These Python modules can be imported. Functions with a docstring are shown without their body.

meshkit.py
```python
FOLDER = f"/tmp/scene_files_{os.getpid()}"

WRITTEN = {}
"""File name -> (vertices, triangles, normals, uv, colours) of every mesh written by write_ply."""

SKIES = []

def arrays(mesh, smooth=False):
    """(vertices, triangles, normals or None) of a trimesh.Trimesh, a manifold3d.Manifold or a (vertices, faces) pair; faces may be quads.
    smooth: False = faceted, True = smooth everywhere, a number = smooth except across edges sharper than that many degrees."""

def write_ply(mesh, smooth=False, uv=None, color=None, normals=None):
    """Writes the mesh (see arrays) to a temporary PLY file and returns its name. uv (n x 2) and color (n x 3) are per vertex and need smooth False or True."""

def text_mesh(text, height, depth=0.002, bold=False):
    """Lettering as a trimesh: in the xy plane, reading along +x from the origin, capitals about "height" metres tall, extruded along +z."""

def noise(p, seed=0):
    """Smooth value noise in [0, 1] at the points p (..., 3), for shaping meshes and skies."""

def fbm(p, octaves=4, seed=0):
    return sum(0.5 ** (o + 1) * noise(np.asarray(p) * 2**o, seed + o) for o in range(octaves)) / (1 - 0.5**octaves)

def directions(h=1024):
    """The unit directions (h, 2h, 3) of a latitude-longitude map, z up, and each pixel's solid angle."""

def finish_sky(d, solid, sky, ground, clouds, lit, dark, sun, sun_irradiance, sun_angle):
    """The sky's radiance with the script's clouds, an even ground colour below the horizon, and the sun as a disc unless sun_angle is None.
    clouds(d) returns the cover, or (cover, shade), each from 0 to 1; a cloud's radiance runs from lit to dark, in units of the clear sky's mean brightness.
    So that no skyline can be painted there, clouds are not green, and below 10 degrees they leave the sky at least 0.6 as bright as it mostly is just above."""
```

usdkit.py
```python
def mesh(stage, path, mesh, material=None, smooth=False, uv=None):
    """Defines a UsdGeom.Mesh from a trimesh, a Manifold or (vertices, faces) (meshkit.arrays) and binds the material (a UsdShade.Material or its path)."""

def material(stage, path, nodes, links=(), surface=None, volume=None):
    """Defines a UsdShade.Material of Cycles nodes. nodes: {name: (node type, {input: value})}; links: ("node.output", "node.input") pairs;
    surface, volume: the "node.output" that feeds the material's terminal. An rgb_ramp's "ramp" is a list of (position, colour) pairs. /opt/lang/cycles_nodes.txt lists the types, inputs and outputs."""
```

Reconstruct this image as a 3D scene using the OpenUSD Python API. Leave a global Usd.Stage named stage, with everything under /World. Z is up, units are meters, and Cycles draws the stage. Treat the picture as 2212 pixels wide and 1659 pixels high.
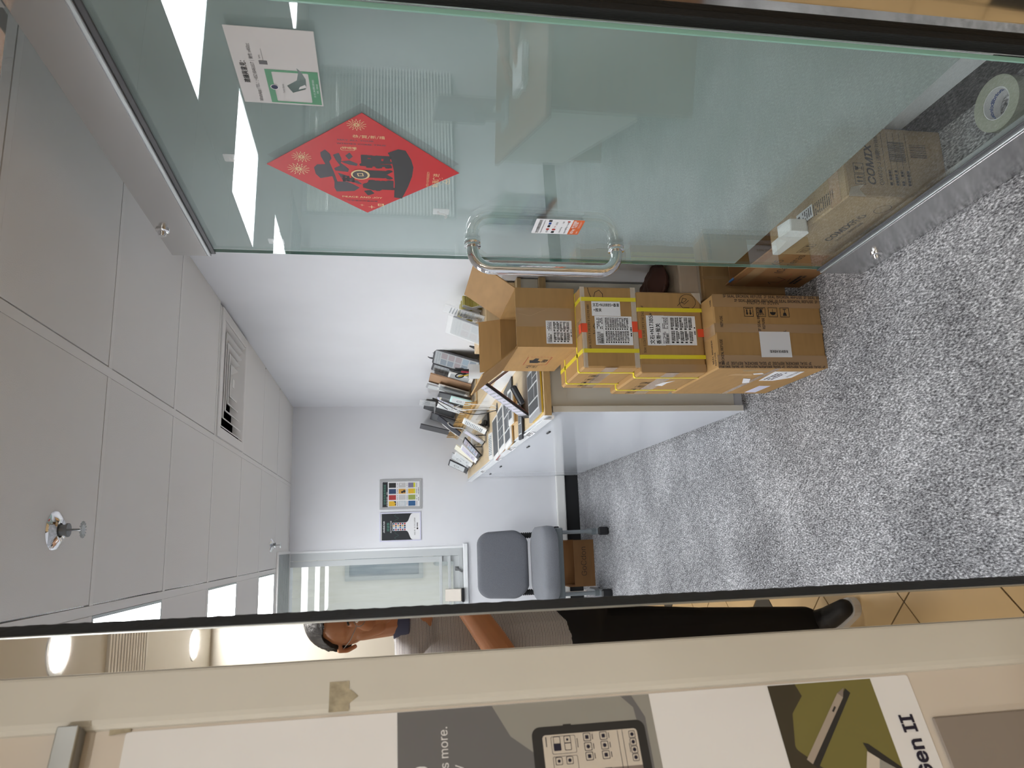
import math, random, glob, functools
import numpy as np, trimesh, manifold3d as m3, usdkit, meshkit
from shapely import affinity, union_all
from shapely.geometry import Polygon, MultiPolygon, Point, LineString, box as sbox
from pxr import Usd, UsdGeom, UsdShade, UsdLux, Sdf, Gf

random.seed(7)
stage = Usd.Stage.CreateInMemory()
UsdGeom.SetStageUpAxis(stage, 'Z'); UsdGeom.SetStageMetersPerUnit(stage, 1.0)
W = UsdGeom.Xform.Define(stage, '/World'); stage.SetDefaultPrim(W.GetPrim())
A3 = np.array
# ------------------------------------------------------------------ camera (held sideways: world up is picture left)
CZ, YAW, PITCH = 1.484, 0.214853, 0.167265
FW = A3([math.sin(YAW)*math.cos(PITCH), math.cos(YAW)*math.cos(PITCH), -math.sin(PITCH)])
RT = A3([math.cos(YAW), -math.sin(YAW), 0.0]); UPV = np.cross(RT, FW)
cam = UsdGeom.Camera.Define(stage, '/World/camera')
cam.CreateHorizontalApertureAttr(36.0); cam.CreateVerticalApertureAttr(27.0)
cam.CreateFocalLengthAttr(36.0*1582.69/2212)
cam.CreateClippingRangeAttr(Gf.Vec2f(0.01, 200))
cam.CreateFStopAttr(9.0); cam.CreateFocusDistanceAttr(2.3)
cam.CreateExposureAttr(1.4)
rows = [list(-UPV)+[0], list(RT)+[0], list(-FW)+[0], [0, 0, CZ, 1]]
cam.AddTransformOp().Set(Gf.Matrix4d(*[float(v) for r in rows for v in r]))
# ------------------------------------------------------------------ sky and lamp strengths
PANEL, DOWNLIGHT, SKY = 7.0, 170.0, 0.14
dome = UsdLux.DomeLight.Define(stage, '/World/sky'); dome.CreateIntensityAttr(SKY); dome.CreateColorAttr(Gf.Vec3f(0.93, 0.97, 1.0))

# ------------------------------------------------------------------ helpers
def lin(c):
    if isinstance(c, str):
        c = [int(c[i:i+2], 16)/255 for i in (0, 2, 4)]
        return tuple(((x+.055)/1.055)**2.4 if x > .04045 else x/12.92 for x in c)
    return c
MATS = {}
def mk(name, color, rough=.5, metal=0.0, vary=None, bump=None, **kw):
    """principled material; vary=(scale, amount, (sx,sy,sz)) varies the colour, bump=(scale, strength, (sx,sy,sz))"""
    c = lin(color); nodes, links = {}, []
    b = {'base_color': c, 'roughness': rough, 'metallic': metal}; b.update(kw)
    nodes['p'] = ('principled_bsdf', b)
    if vary or bump:
        nodes['tc'] = ('texture_coordinate', {})
    if vary:
        s, a, st = vary
        nodes['mp'] = ('mapping', {'scale': st}); nodes['n'] = ('noise_texture', {'scale': s, 'detail': 4.0})
        nodes['r'] = ('rgb_ramp', {'ramp': [(.3, tuple(x*(1-a) for x in c)), (.7, tuple(min(1, x*(1+a)) for x in c))]})
        links += [('tc.object', 'mp.vector'), ('mp.vector', 'n.vector'), ('n.fac', 'r.fac'), ('r.color', 'p.base_color')]
    if bump:
        s, a, st = bump
        nodes['mb'] = ('mapping', {'scale': st}); nodes['nb'] = ('noise_texture', {'scale': s, 'detail': 3.0})
        nodes['bp'] = ('bump', {'strength': a, 'distance': .004})
        links += [('tc.object', 'mb.vector'), ('mb.vector', 'nb.vector'), ('nb.fac', 'bp.height'), ('bp.normal', 'p.normal')]
    MATS[name] = usdkit.material(stage, '/World/Looks/'+name, nodes, links, surface='p.BSDF')
    return MATS[name]

COUNT = {}
def newpath(parent, name):
    p = f'{parent}/{name}'; k = COUNT.get(p, 0); COUNT[p] = k+1
    return p if k == 0 else f'{p}_{k:03d}'
def keys(prim, label=None, cat=None, group=None, kind=None):
    for k, v in (('label', label), ('category', cat), ('group', group), ('kind', kind)):
        if v: prim.SetCustomDataByKey(k, v)
    return prim
def mat4(loc=(0, 0, 0), ex=(1, 0, 0), ey=(0, 1, 0), ez=(0, 0, 1)):
    r = [list(ex)+[0], list(ey)+[0], list(ez)+[0], list(loc)+[1]]
    return Gf.Matrix4d(*[float(v) for q in r for v in q])
def thing(name, label, cat, loc=(0, 0, 0), rotz=0.0, group=None, axes=None, kind=None):
    p = newpath('/World', name); x = UsdGeom.Xform.Define(stage, p)
    c, s = math.cos(rotz), math.sin(rotz)
    x.AddTransformOp().Set(mat4(loc, *(axes or ((c, s, 0), (-s, c, 0), (0, 0, 1)))))
    keys(x.GetPrim(), label, cat, group, kind); return p
def part(parent, name, mesh, m, smooth=False, label=None, kind=None):
    p = newpath(parent, name)
    o = usdkit.mesh(stage, p, mesh, MATS[m] if isinstance(m, str) else m, smooth)
    keys(o.GetPrim(), label, None, None, kind); return p
def solo(name, label, cat, mesh, m, smooth=False, group=None, kind=None):
    p = newpath('/World', name); o = usdkit.mesh(stage, p, mesh, MATS[m], smooth)
    keys(o.GetPrim(), label, cat, group, kind); return p
def struct(name, mesh=None, m=None, label=None, smooth=False):
    if mesh is None:
        p = newpath('/World', name); o = UsdGeom.Xform.Define(stage, p)
    else:
        p = newpath('/World', name); o = usdkit.mesh(stage, p, mesh, MATS[m], smooth)
    keys(o.GetPrim(), label, None, None, 'structure'); return p
def copy_of(src, name, label, cat, loc, rotz=0.0, group=None):
    p = newpath('/World', name); x = UsdGeom.Xform.Define(stage, p)
    x.GetPrim().GetReferences().AddInternalReference(Sdf.Path(src)); x.GetPrim().SetInstanceable(True)
    x.ClearXformOpOrder(); c, s = math.cos(rotz), math.sin(rotz)
    x.AddTransformOp(opSuffix='placed').Set(mat4(loc, (c, s, 0), (-s, c, 0), (0, 0, 1)))
    keys(x.GetPrim(), label, cat, group); return p

def bx(x0, x1, y0, y1, z0, z1):
    m = trimesh.creation.box((x1-x0, y1-y0, z1-z0)); m.apply_translation(((x0+x1)/2, (y0+y1)/2, (z0+z1)/2)); return m
def cham(x0, x1, y0, y1, z0, z1, r=.003):
    """box with chamfered edges"""
    P = []
    for sx in (0, 1):
        for sy in (0, 1):
            for sz in (0, 1):
                c = A3([(x0, x1)[sx], (y0, y1)[sy], (z0, z1)[sz]]); d = A3([1-2*sx, 1-2*sy, 1-2*sz])*r
                P += [c+d*A3(k) for k in ((1, 1, 0), (1, 0, 1), (0, 1, 1))]
    return trimesh.convex.convex_hull(A3(P))
def cat(*ms): return trimesh.util.concatenate([m for m in ms if m is not None])
def cyl(r, z0, z1, n=24, r2=None):
    pr = [(0, z0), (r, z0), (r if r2 is None else r2, z1), (0, z1)]
    return trimesh.creation.revolve(A3(pr), sections=n)
def lathe(pr, n=32): return trimesh.creation.revolve(A3(pr, float), sections=n)
def xf(m, loc=(0, 0, 0), ex=(1, 0, 0), ey=(0, 1, 0), ez=(0, 0, 1)):
    T = np.eye(4); T[:3, 0], T[:3, 1], T[:3, 2], T[:3, 3] = ex, ey, ez, loc
    m = m.copy(); m.apply_transform(T); return m
def rot(m, ax, deg, at=(0, 0, 0)):
    m = m.copy(); m.apply_transform(trimesh.transformations.rotation_matrix(math.radians(deg), ax, at)); return m
def tube(pts, r, n=10, smooth=0, caps=True):
    p = A3(pts, float)
    if smooth:
        from scipy.interpolate import CubicSpline
        t = np.r_[0, np.cumsum(np.linalg.norm(np.diff(p, axis=0), axis=1))]
        p = CubicSpline(t, p)(np.linspace(0, t[-1], smooth))
    t = np.gradient(p, axis=0); t /= np.linalg.norm(t, axis=1, keepdims=True)
    a = np.zeros_like(p); u = np.cross(t[0], [0, 0, 1.0] if abs(t[0][2]) < .9 else [1.0, 0, 0]); u /= np.linalg.norm(u)
    for i in range(len(p)):
        u = u-t[i]*(u@t[i]); u /= np.linalg.norm(u); a[i] = u
    b = np.cross(t, a); ang = np.arange(n)*2*np.pi/n
    rr = np.broadcast_to(r, (len(p),))
    v = (p[:, None]+rr[:, None, None]*(np.cos(ang)[None, :, None]*a[:, None]+np.sin(ang)[None, :, None]*b[:, None])).reshape(-1, 3)
    f = []
    for i in range(len(p)-1):
        for j in range(n):
            k = (j+1) % n; f += [(i*n+j, i*n+k, (i+1)*n+k), (i*n+j, (i+1)*n+k, (i+1)*n+j)]
    if caps:
        v = np.vstack([v, p[0], p[-1]]); e = len(v)
        for j in range(n):
            k = (j+1) % n; f += [(e-2, k, j), (e-1, (len(p)-1)*n+j, (len(p)-1)*n+k)]
    return trimesh.Trimesh(v, f, process=False)
def ext(shape, h, z=0.0):
    """extrude a shapely shape along +z"""
    gs = [g for g in getattr(shape, 'geoms', [shape]) if isinstance(g, Polygon) and g.area > 1e-10]
    m = cat(*[trimesh.creation.extrude_polygon(g, h, engine='earcut') for g in gs]); m.apply_translation((0, 0, z)); return m
def rrect(x0, y0, x1, y1, r, n=6):
    return sbox(x0+r, y0+r, x1-r, y1-r).buffer(r, quad_segs=n)
def flat(shape):
    """flat triangles of a shapely shape in the xy plane"""
    V, F, k = [], [], 0
    for g in getattr(shape, 'geoms', [shape]):
        if not isinstance(g, Polygon) or g.area < 1e-10: continue
        try: v, f = trimesh.creation.triangulate_polygon(g, engine='earcut')
        except Exception: continue
        V.append(np.c_[v, np.zeros(len(v))]); F.append(A3(f)+k); k += len(v)
    return trimesh.Trimesh(np.vstack(V), np.vstack(F), process=False)
def decal(parent, name, shape, m, O, ex, ey, lift=.0005, label=None):
    """flat print on a surface: the shape's x, y along ex, ey from O"""
    ex, ey = A3(ex, float), A3(ey, float); nz = np.cross(ex, ey)
    return part(parent, name, xf(flat(shape), A3(O, float)+nz*lift, ex, ey, nz), m, label=label)
FONTS = {k: glob.glob(f'/opt/blender-*/*/datafiles/fonts/{v}')[0] for k, v in (('i', 'Inter.woff2'), ('c', 'Noto Sans CJK Regular.woff2'))}
@functools.lru_cache(None)
def _font(k, px):
    from PIL import ImageFont
    return ImageFont.truetype(FONTS[k], px)
@functools.lru_cache(None)
def _glyphs(s, f, bold, px):
    from PIL import Image, ImageDraw
    font = _font(f, px)
    x0, y0, x1, y1 = font.getbbox(s, anchor='ls', stroke_width=bold)
    im = Image.new('L', (x1-x0+8, y1-y0+8))
    ImageDraw.Draw(im).text((4-x0, 4-y0), s, 255, font, anchor='ls', stroke_width=bold)
    on = np.pad(np.asarray(im) > 127, ((0, 0), (1, 1))).astype(np.int8)
    r, a = np.nonzero(np.diff(on, axis=1) == 1); b = np.nonzero(np.diff(on, axis=1) == -1)[1]
    if not len(r): return Polygon()
    g = union_all([sbox(p, -q-1, o, -q) for p, q, o in zip(a, r, b)]).buffer(.6).buffer(-.6).simplify(.7)
    return affinity.translate(g, -4, 4-y0)
def text(s, h, f='i', bold=0, at=(0, 0), align='l', sx=1.0, px=64, rotate=0):
    k = h/(.73*px); g = affinity.scale(_glyphs(s, f, bold, px), k*sx, k, origin=(0, 0))
    b = g.bounds; dx = {'l': -b[0], 'c': -(b[0]+b[2])/2, 'r': -b[2]}[align]
    g = affinity.translate(g, dx, 0)
    if rotate: g = affinity.rotate(g, rotate, origin=(0, 0))
    return affinity.translate(g, *at)
def strokes(lines, w):
    return union_all([LineString(l).buffer(w/2, quad_segs=3) for l in lines])
def uni(*g): return union_all(list(g))
def bars(x0, y0, x1, y1, n, fill=.5, rnd=None, axis=0):
    """barcode-like bars"""
    rnd = rnd or random; o = []; L = (x1-x0) if axis == 0 else (y1-y0)
    for i in range(n):
        a = i*L/n; b = a+L/n*(fill*(.5+rnd.random()))
        o.append(sbox(x0+a, y0, x0+min(b, a+L/n*.92), y1) if axis == 0 else sbox(x0, y0+a, x1, y0+min(b, a+L/n*.92)))
    return union_all(o)
def rows_of(x0, y0, x1, y1, nr, rnd, h=.5, gap=.25):
    """rows of small print"""
    o = []; dy = (y1-y0)/nr
    for i in range(nr):
        y = y1-(i+1)*dy; x = x0
        while x < x1-.001:
            w = (x1-x0)*rnd.uniform(.06, .22); e = min(x+w, x1)
            if rnd.random() > gap*.6: o.append(sbox(x, y, e, y+dy*h))
            x = e+(x1-x0)*.03
    return union_all(o)
def blob(bones, edge=.012, taubin=12):
    """one continuous skin: bones are [(point, radius), ...] chains of spheres hulled pairwise"""
    parts = []
    for ch in bones:
        for (p, r), (q, s) in zip(ch[:-1], ch[1:]):
            a = m3.Manifold.sphere(r, 16).translate([float(v) for v in p]); b = m3.Manifold.sphere(s, 16).translate([float(v) for v in q])
            parts.append(m3.Manifold.batch_hull([a, b]))
    M = m3.Manifold.batch_boolean(parts, m3.OpType.Add).refine_to_length(edge).to_mesh()
    t = trimesh.Trimesh(M.vert_properties[:, :3], M.tri_verts, process=True)
    if taubin: trimesh.smoothing.filter_taubin(t, .5, .53, taubin)
    return t
def ball(p, r, sc=(1, 1, 1), sub=3):
    m = trimesh.creation.icosphere(subdivisions=sub, radius=r); m.apply_scale(sc); m.apply_translation(p); return m

# ------------------------------------------------------------------ materials
mk('wall_white', 'e3e4e8', .75, vary=(3, .02, (1, 1, 1)))
mk('wall_cream', 'd2cfc6', .42, vary=(2.5, .03, (1, 1, .6)), bump=(60, .05, (1, 1, 1)))
mk('wall_beige', 'd3c9bd', .6)
mk('taupe', '8f857d', .6)
mk('ceiling_tile', 'e2e0de', .8, bump=(320, .12, (1, 1, 1)))
mk('ceiling_bar', 'e3e1df', .6)
mk('dark_gap', '1c1c1c', .8)
mk('trunk_white', 'e9e9e6', .4)
mk('black_rubber', '0b0b0c', .75, bump=(300, .4, (1, 1, .2)))
mk('black_base', '17181a', .7)
mk('steel', (.82, .81, .80), .012, 1.0)
mk('steel_worn', (.74, .72, .68), .07, 1.0, bump=(25, .03, (1, 1, .1)))
mk('steel_brushed', (.62, .62, .62), .16, 1.0, bump=(220, .05, (1, 1, 40)))
mk('chrome', (.83, .83, .84), .05, 1.0)
mk('aluminium', 'b9bdbe', .35, .85)
mk('aluminium_dark', '8d8f90', .4, .8)
mk('window_grey', 'c5c9ca', .4, .1)
mk('glass_edge', '8fbdb0', .2, 0, specular_ior_level=.6)
mk('wood_light', 'd3b78d', .45, vary=(5, .10, (1, 9, 9)))
mk('wood_top', 'd9c29c', .4, vary=(4, .08, (9, .8, 9)))
mk('wood_edge', 'b69a6c', .45, vary=(4, .12, (3, 1, 30)))
mk('wood_peg', 'c39c5e', .5)
mk('desk_wood', '8f6a4c', .4, vary=(4, .2, (1, 8, 8)))
mk('laminate_white', 'dfe3ea', .12, coat_weight=.3)
mk('rail_white', 'f0f2f4', .3)
mk('panel_grey', 'd6d3c8', .5)
mk('carton', 'a8824f', .75, vary=(9, .06, (1, 1, 6)), bump=(90, .06, (1, 1, .2)))
mk('carton_dark', 'a07c50', .75, vary=(9, .07, (1, 1, 5)))
mk('carton_pale', 'b9966a', .75, vary=(9, .06, (1, 1, 6)))
mk('carton_old', 'a38a66', .75, vary=(7, .08, (1, 1, 3)))
mk('carton_brown', '8a6138', .75, vary=(6, .08, (1, 1, 3)))
mk('carton_inside', '8d6b45', .85)
mk('carton_core', 'd9bd8a', .85)
mk('clear_tape', 'a98862', .12, coat_weight=.6)
mk('strap_yellow', 'e0cf2e', .35)
mk('tab_orange', 'e8502a', .5)
mk('ink_black', '1a1718', .7)
mk('ink_faded', '4a4136', .8)
mk('ink_grey', '6b6b6e', .8)
mk('ink_red', 'b0382c', .7)
mk('paper_white', 'e8e8ea', .6)
mk('paper_lilac', 'd6d6ea', .5)
mk('paper_grey', 'c9c7c7', .6)
mk('paper_red', 'c4161c', .5)
mk('char_grey', '4c494f', .6)
mk('char_black', '333133', .6)
mk('gold', 'e0c48f', .45)
mk('sticker_green', '3f8a5f', .5)
mk('orange', 'd9652b', .5)
mk('sign_blue', '1c4f9c', .5)
mk('sign_pale', 'd4e4e0', .5)
mk('plastic_white', 'eeeeec', .35)
mk('plastic_cream', 'ece7d2', .4)
mk('plastic_mint', 'c9ebe8', .4)
mk('plastic_black', '19191b', .35)
mk('plastic_dark', '303136', .4)
mk('plastic_charcoal', '47474b', .45)
mk('plastic_navy', '232631', .45)
mk('plastic_grey', '8d8f92', .4)
mk('plastic_silver', 'b9bbbe', .3, .3)
mk('cover_brown', '5d2e20', .55)
mk('cover_kraft', 'b38f6f', .7)
mk('eink_light', 'd3d7d8', .45)
mk('eink_mid', 'a5aaac', .45)
mk('eink_dark', '55585b', .45)
mk('eink_print', '5c6064', .6)
mk('eink_faint', '9aa0a4', .6)
mk('lcd_grey', 'a9aeb1', .35)
mk('tile_mauve', '998f92', .5)
mk('tile_blue', '8c9dab', .5)
mk('tile_slate', '7f8a94', .5)
mk('screen_lilac', 'c6c2d2', .35)
mk('fabric_grey', '63656b', .95, vary=(420, .22, (1, 1, 1)), bump=(500, .3, (1, 1, 1)), sheen_weight=.2)
mk('fabric_seat', '73757b', .95, vary=(420, .22, (1, 1, 1)), bump=(500, .3, (1, 1, 1)), sheen_weight=.2)
mk('metal_grey', '70777a', .4, .3)
mk('metal_mid', '878d90', .35, .3)
mk('letter_side', 'b8ad62', .3, .4)
mk('letter_face', 'b9b9b6', .4)
mk('letter_edge', 'dededa', .4)
mk('red_plastic', 'a01c34', .4)
mk('yellow_plastic', 'd8b93a', .4)
mk('skin', 'b07a58', .5, subsurface_weight=.1, subsurface_scale=.004)
mk('hair', '17161a', .5, bump=(140, .5, (1, 1, .25)))
mk('trousers', '101013', .9)
mk('shoe', '15151a', .6)
mk('shoe_sole', 'd9d7d4', .6)
mk('cable_white', 'e6e6e4', .4)
mk('cable_black', '141416', .45)
mk('tile_beige', 'c7ab80', .25, vary=(3, .06, (1, 1, 1)))
mk('tile_dark', '2e2c29', .25)
mk('grout', '3d362c', .9)
mk('building', 'd2cfc4', .9, vary=(1.2, .06, (1, 1, .3)))
mk('building_frame', '9aa09e', .7)
mk('building_glass', '76838a', .15)
mk('building_dark', '8a8478', .8)
mk('bag_brown', '4a2c22', .8)
mk('poster_grey', '6c6c6e', .5)
mk('poster_mid', '96958f', .5)
mk('poster_olive', '77713f', .5)
mk('poster_dark', '3f3a2e', .5)
mk('poster_pen', 'a89c90', .5)
mk('poster_screen', 'cfc6ba', .5)
mk('poster_shade', '857a74', .5)
mk('ink_navy', '1c1a30', .6)
mk('clear_plastic', (.93, .95, .95), .06, transmission_weight=0.0, alpha=.28)
mk('wrap_plastic', (.80, .70, .58), .18, alpha=.45, coat_weight=.5)
mk('frost_cup', (.80, .82, .84), .35, alpha=.62)
mk('tape_clear', 'b5b9a5', .2, alpha=.9, coat_weight=.4)
mk('poster_black', '23272d', .4)
mk('poster_teal', '4f7f70', .5)
for n, c in (('p_yellow', 'e2b432'), ('p_red', 'b13a3c'), ('p_navy', '2b4468'), ('p_dark', '2b2b2c'), ('p_tan', 'd8a24c'), ('p_blue', '2f5f8f'), ('p_green', '9aa65a'), ('p_pale', 'b8c4cc'), ('p_lime', 'd6d23a'), ('p_violet', '7d7a92')): mk(n, c, .5)
def emit(name, color, strength):
    MATS[name] = usdkit.material(stage, '/World/Looks/'+name, {'e': ('emission', {'color': color, 'strength': strength})}, surface='e.emission')
emit('panel_light', (.95, .98, 1.0), PANEL)
emit('lamp_light', (1.0, .97, .92), DOWNLIGHT)
# striped polo shirt cloth
MATS['shirt'] = usdkit.material(stage, '/World/Looks/shirt', {
    'tc': ('texture_coordinate', {}), 'w': ('wave_texture', {'scale': 95.0, 'bands_direction': 'z', 'distortion': .4}),
    'r': ('rgb_ramp', {'ramp': [(.35, lin('62626a')), (.6, lin('d5d4d6'))]}), 'p': ('principled_bsdf', {'roughness': .85})},
    [('tc.object', 'w.vector'), ('w.fac', 'r.fac'), ('r.color', 'p.base_color')], surface='p.BSDF')
mk('shirt_trim', '3f4560', .85)
mk('shirt_cream', 'd9d3bb', .85)
# carpet: speckled loop pile, light and dark yarns
MATS['carpet'] = usdkit.material(stage, '/World/Looks/carpet', {
    'tc': ('texture_coordinate', {}), 'm1': ('mapping', {'scale': (1.0, .42, 1.0), 'rotation': (0, 0, .5)}),
    'n1': ('noise_texture', {'scale': 210.0, 'detail': 3.0, 'roughness': .65}), 'n2': ('noise_texture', {'scale': 3.0, 'detail': 2.0}),
    'n3': ('noise_texture', {'scale': 55.0, 'detail': 2.0}),
    'a': ('math', {'math_type': 'multiply_add', 'value2': .22, 'value3': -.11}), 'a2': ('math', {'math_type': 'multiply_add', 'value2': .25, 'value3': -.125}),
    's': ('math', {'math_type': 'add'}), 's2': ('math', {'math_type': 'add'}),
    'r': ('rgb_ramp', {'ramp': [(.34, lin('3c3c3f')), (.46, lin('7c7c7f')), (.56, lin('a6a6a9')), (.68, lin('e2e2e5'))]}),
    'b': ('bump', {'strength': .7, 'distance': .004}), 'p': ('principled_bsdf', {'roughness': .95, 'sheen_weight': .15})},
    [('tc.object', 'm1.vector'), ('m1.vector', 'n1.vector'), ('tc.object', 'n2.vector'), ('m1.vector', 'n3.vector'), ('n2.fac', 'a.value1'), ('n3.fac', 'a2.value1'),
     ('n1.fac', 's.value1'), ('a.value', 's.value2'), ('s.value', 's2.value1'), ('a2.value', 's2.value2'), ('s2.value', 'r.fac'), ('r.color', 'p.base_color'), ('n1.fac', 'b.height'), ('b.normal', 'p.normal')], surface='p.BSDF')
def pane(name, tint, dirt=0.0, ior=1.5):
    nodes = {'gm': ('geometry', {}), 'io': ('mix_float', {'a': ior, 'b': 1/ior, 'use_clamp': False}), 'f': ('fresnel', {'IOR': ior}), 't': ('transparent_bsdf', {'color': tint}), 'g': ('glossy_bsdf', {'color': (1, 1, 1), 'roughness': 0.0}), 'm': ('mix_closure', {})}
    links = [('gm.backfacing', 'io.fac'), ('io.result', 'f.IOR'), ('f.fac', 'm.fac'), ('t.BSDF', 'm.closure1'), ('g.BSDF', 'm.closure2')]
    out = 'm.closure'
    if dirt:
        nodes.update({'tc': ('texture_coordinate', {}), 'mp': ('mapping', {'scale': (3.0, 3.0, .25)}), 'n': ('noise_texture', {'scale': 9.0, 'detail': 4.0}),
                      'r': ('map_range', {'from_min': .35, 'from_max': .75, 'to_min': .25*dirt, 'to_max': dirt, 'clamp': True}),
                      'd': ('translucent_bsdf', {'color': (.85, .86, .85)}), 'd2': ('diffuse_bsdf', {'color': (.75, .76, .76)}), 'md': ('mix_closure', {'fac': .35}), 'm2': ('mix_closure', {})})
        links += [('tc.object', 'mp.vector'), ('mp.vector', 'n.vector'), ('n.fac', 'r.value'), ('r.result', 'm2.fac'), ('d.BSDF', 'md.closure1'), ('d2.BSDF', 'md.closure2'), ('m.closure', 'm2.closure1'), ('md.closure', 'm2.closure2')]
        out = 'm2.closure'
    MATS[name] = usdkit.material(stage, '/World/Looks/'+name, nodes, links, surface=out)
pane('door_glass', (.955, .978, .970)); pane('window_glass', (.95, .97, .97), dirt=.30)
# frosted film: scatters what lies behind, a little milky
MATS['frost_film'] = usdkit.material(stage, '/World/Looks/frost_film', {
    'rf': ('refraction_bsdf', {'color': (.92, .96, .95), 'roughness': .14, 'IOR': 1.25, 'distribution': 'ggx'}), 'tr': ('transparent_bsdf', {'color': (.80, .88, .86)}),
    'df': ('diffuse_bsdf', {'color': (.70, .75, .73)}), 'tl': ('translucent_bsdf', {'color': (.90, .94, .93)}),
    'a': ('mix_closure', {'fac': .5}), 'b': ('mix_closure', {'fac': .40}), 'c': ('mix_closure', {'fac': .34})},
    [('df.BSDF', 'a.closure1'), ('tl.BSDF', 'a.closure2'), ('rf.BSDF', 'b.closure1'), ('a.closure', 'b.closure2'), ('b.closure', 'c.closure1'), ('tr.BSDF', 'c.closure2')], surface='c.closure')
# ================================================================== THE SETTING
XR, YB, HC = 1.064, 5.70, 2.20
XL, YF = -6.5, 1.045
struct('floor', bx(XL, XR, .985, YB, -.04, 0), 'carpet', 'grey speckled loop pile carpet of the shop room')
wr = struct('wall_right', bx(XR, XR+.1, .967, YB+.25, 0, 2.4), 'wall_white', 'plain white wall behind the long counter')
struct('wall_left', bx(XL-.1, XL, .967, YB+.25, 0, 2.4), 'wall_white', 'white wall at the far left end of the shop room')
# back wall with two window openings
WA, WB = (-1.15, -.03, .925, 2.2), (-2.95, -1.45, .90, 2.2)
struct('wall_back', cat(bx(WA[1], XR, YB, YB+.25, 0, 2.4), bx(WB[1], WA[0], YB, YB+.25, 0, 2.4), bx(XL, WB[0], YB, YB+.25, 0, 2.4), bx(WA[0], WA[1], YB, YB+.25, 0, WA[2]), bx(WB[0], WB[1], YB, YB+.25, 0, WB[2]), bx(WB[0], WA[1], YB, YB+.25, 2.2, 2.4)), 'wall_white', 'white back wall with the window and the two framed sheets')
struct('wall_front', cat(bx(XL, -.100, .990, YF, 0, 2.4), bx(.93, 3.0, .972, YF, 0, 2.4), bx(-.100, .93, .972, 1.113, 2.2, 2.4)), 'wall_white', 'white wall on either side of the shop doorway')
# splayed cream wall to the left of the door frame
SA = math.radians(24); SE = A3([math.cos(SA), math.sin(SA), 0]); SN = A3([math.sin(SA), -math.cos(SA), 0]); SP = A3([-.133, .967, 0])
def sp(s, z, off=0.0): return SP+SE*s+SN*off+A3([0, 0, z])
def slab_s(s0, s1, o0, o1, z0, z1): return xf(bx(s0, s1, z0, z1, o0, o1), SP, SE, (0, 0, 1), SN)
struct('wall_splay', slab_s(-3.2, .03, -.06, -.009, 0, 2.4), 'wall_beige', 'beige wall left of the doorway, carrying the tall printed poster')
prof = sbox(-.0605, -.009, .0, 0.0).union(sbox(-.0575, -.009, 0, 0)).buffer(0)
cs = Polygon([(0, -.009), (0, -.001), (-.003, 0), (-.05, 0), (-.0555, -.001), (-.0595, -.004), (-.0605, -.009)])
struct('trim_4', xf(ext(cs, 2.4), SP, SE, SN, (0, 0, 1)), 'wall_cream', 'cream painted casing strip left of the mirror-polished door frame')
tm = affinity.affine_transform(uni(sbox(-.060, 1.53, -.026, 1.553), Polygon([(-.052, 1.53), (-.044, 1.519), (-.036, 1.528), (-.036, 1.53)])), [1, 0, 0, 1, 0, 0])
mk('tape_residue', 'aaa089', .7, vary=(90, .25, (1, 1, 1)))
solo('tape_mark', 'dirty strip of old adhesive tape on the cream casing beside the mirrored frame', 'tape', xf(ext(tm, .0004), sp(0, 0, .0003), SE, (0, 0, 1), SN), 'tape_residue')
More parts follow.
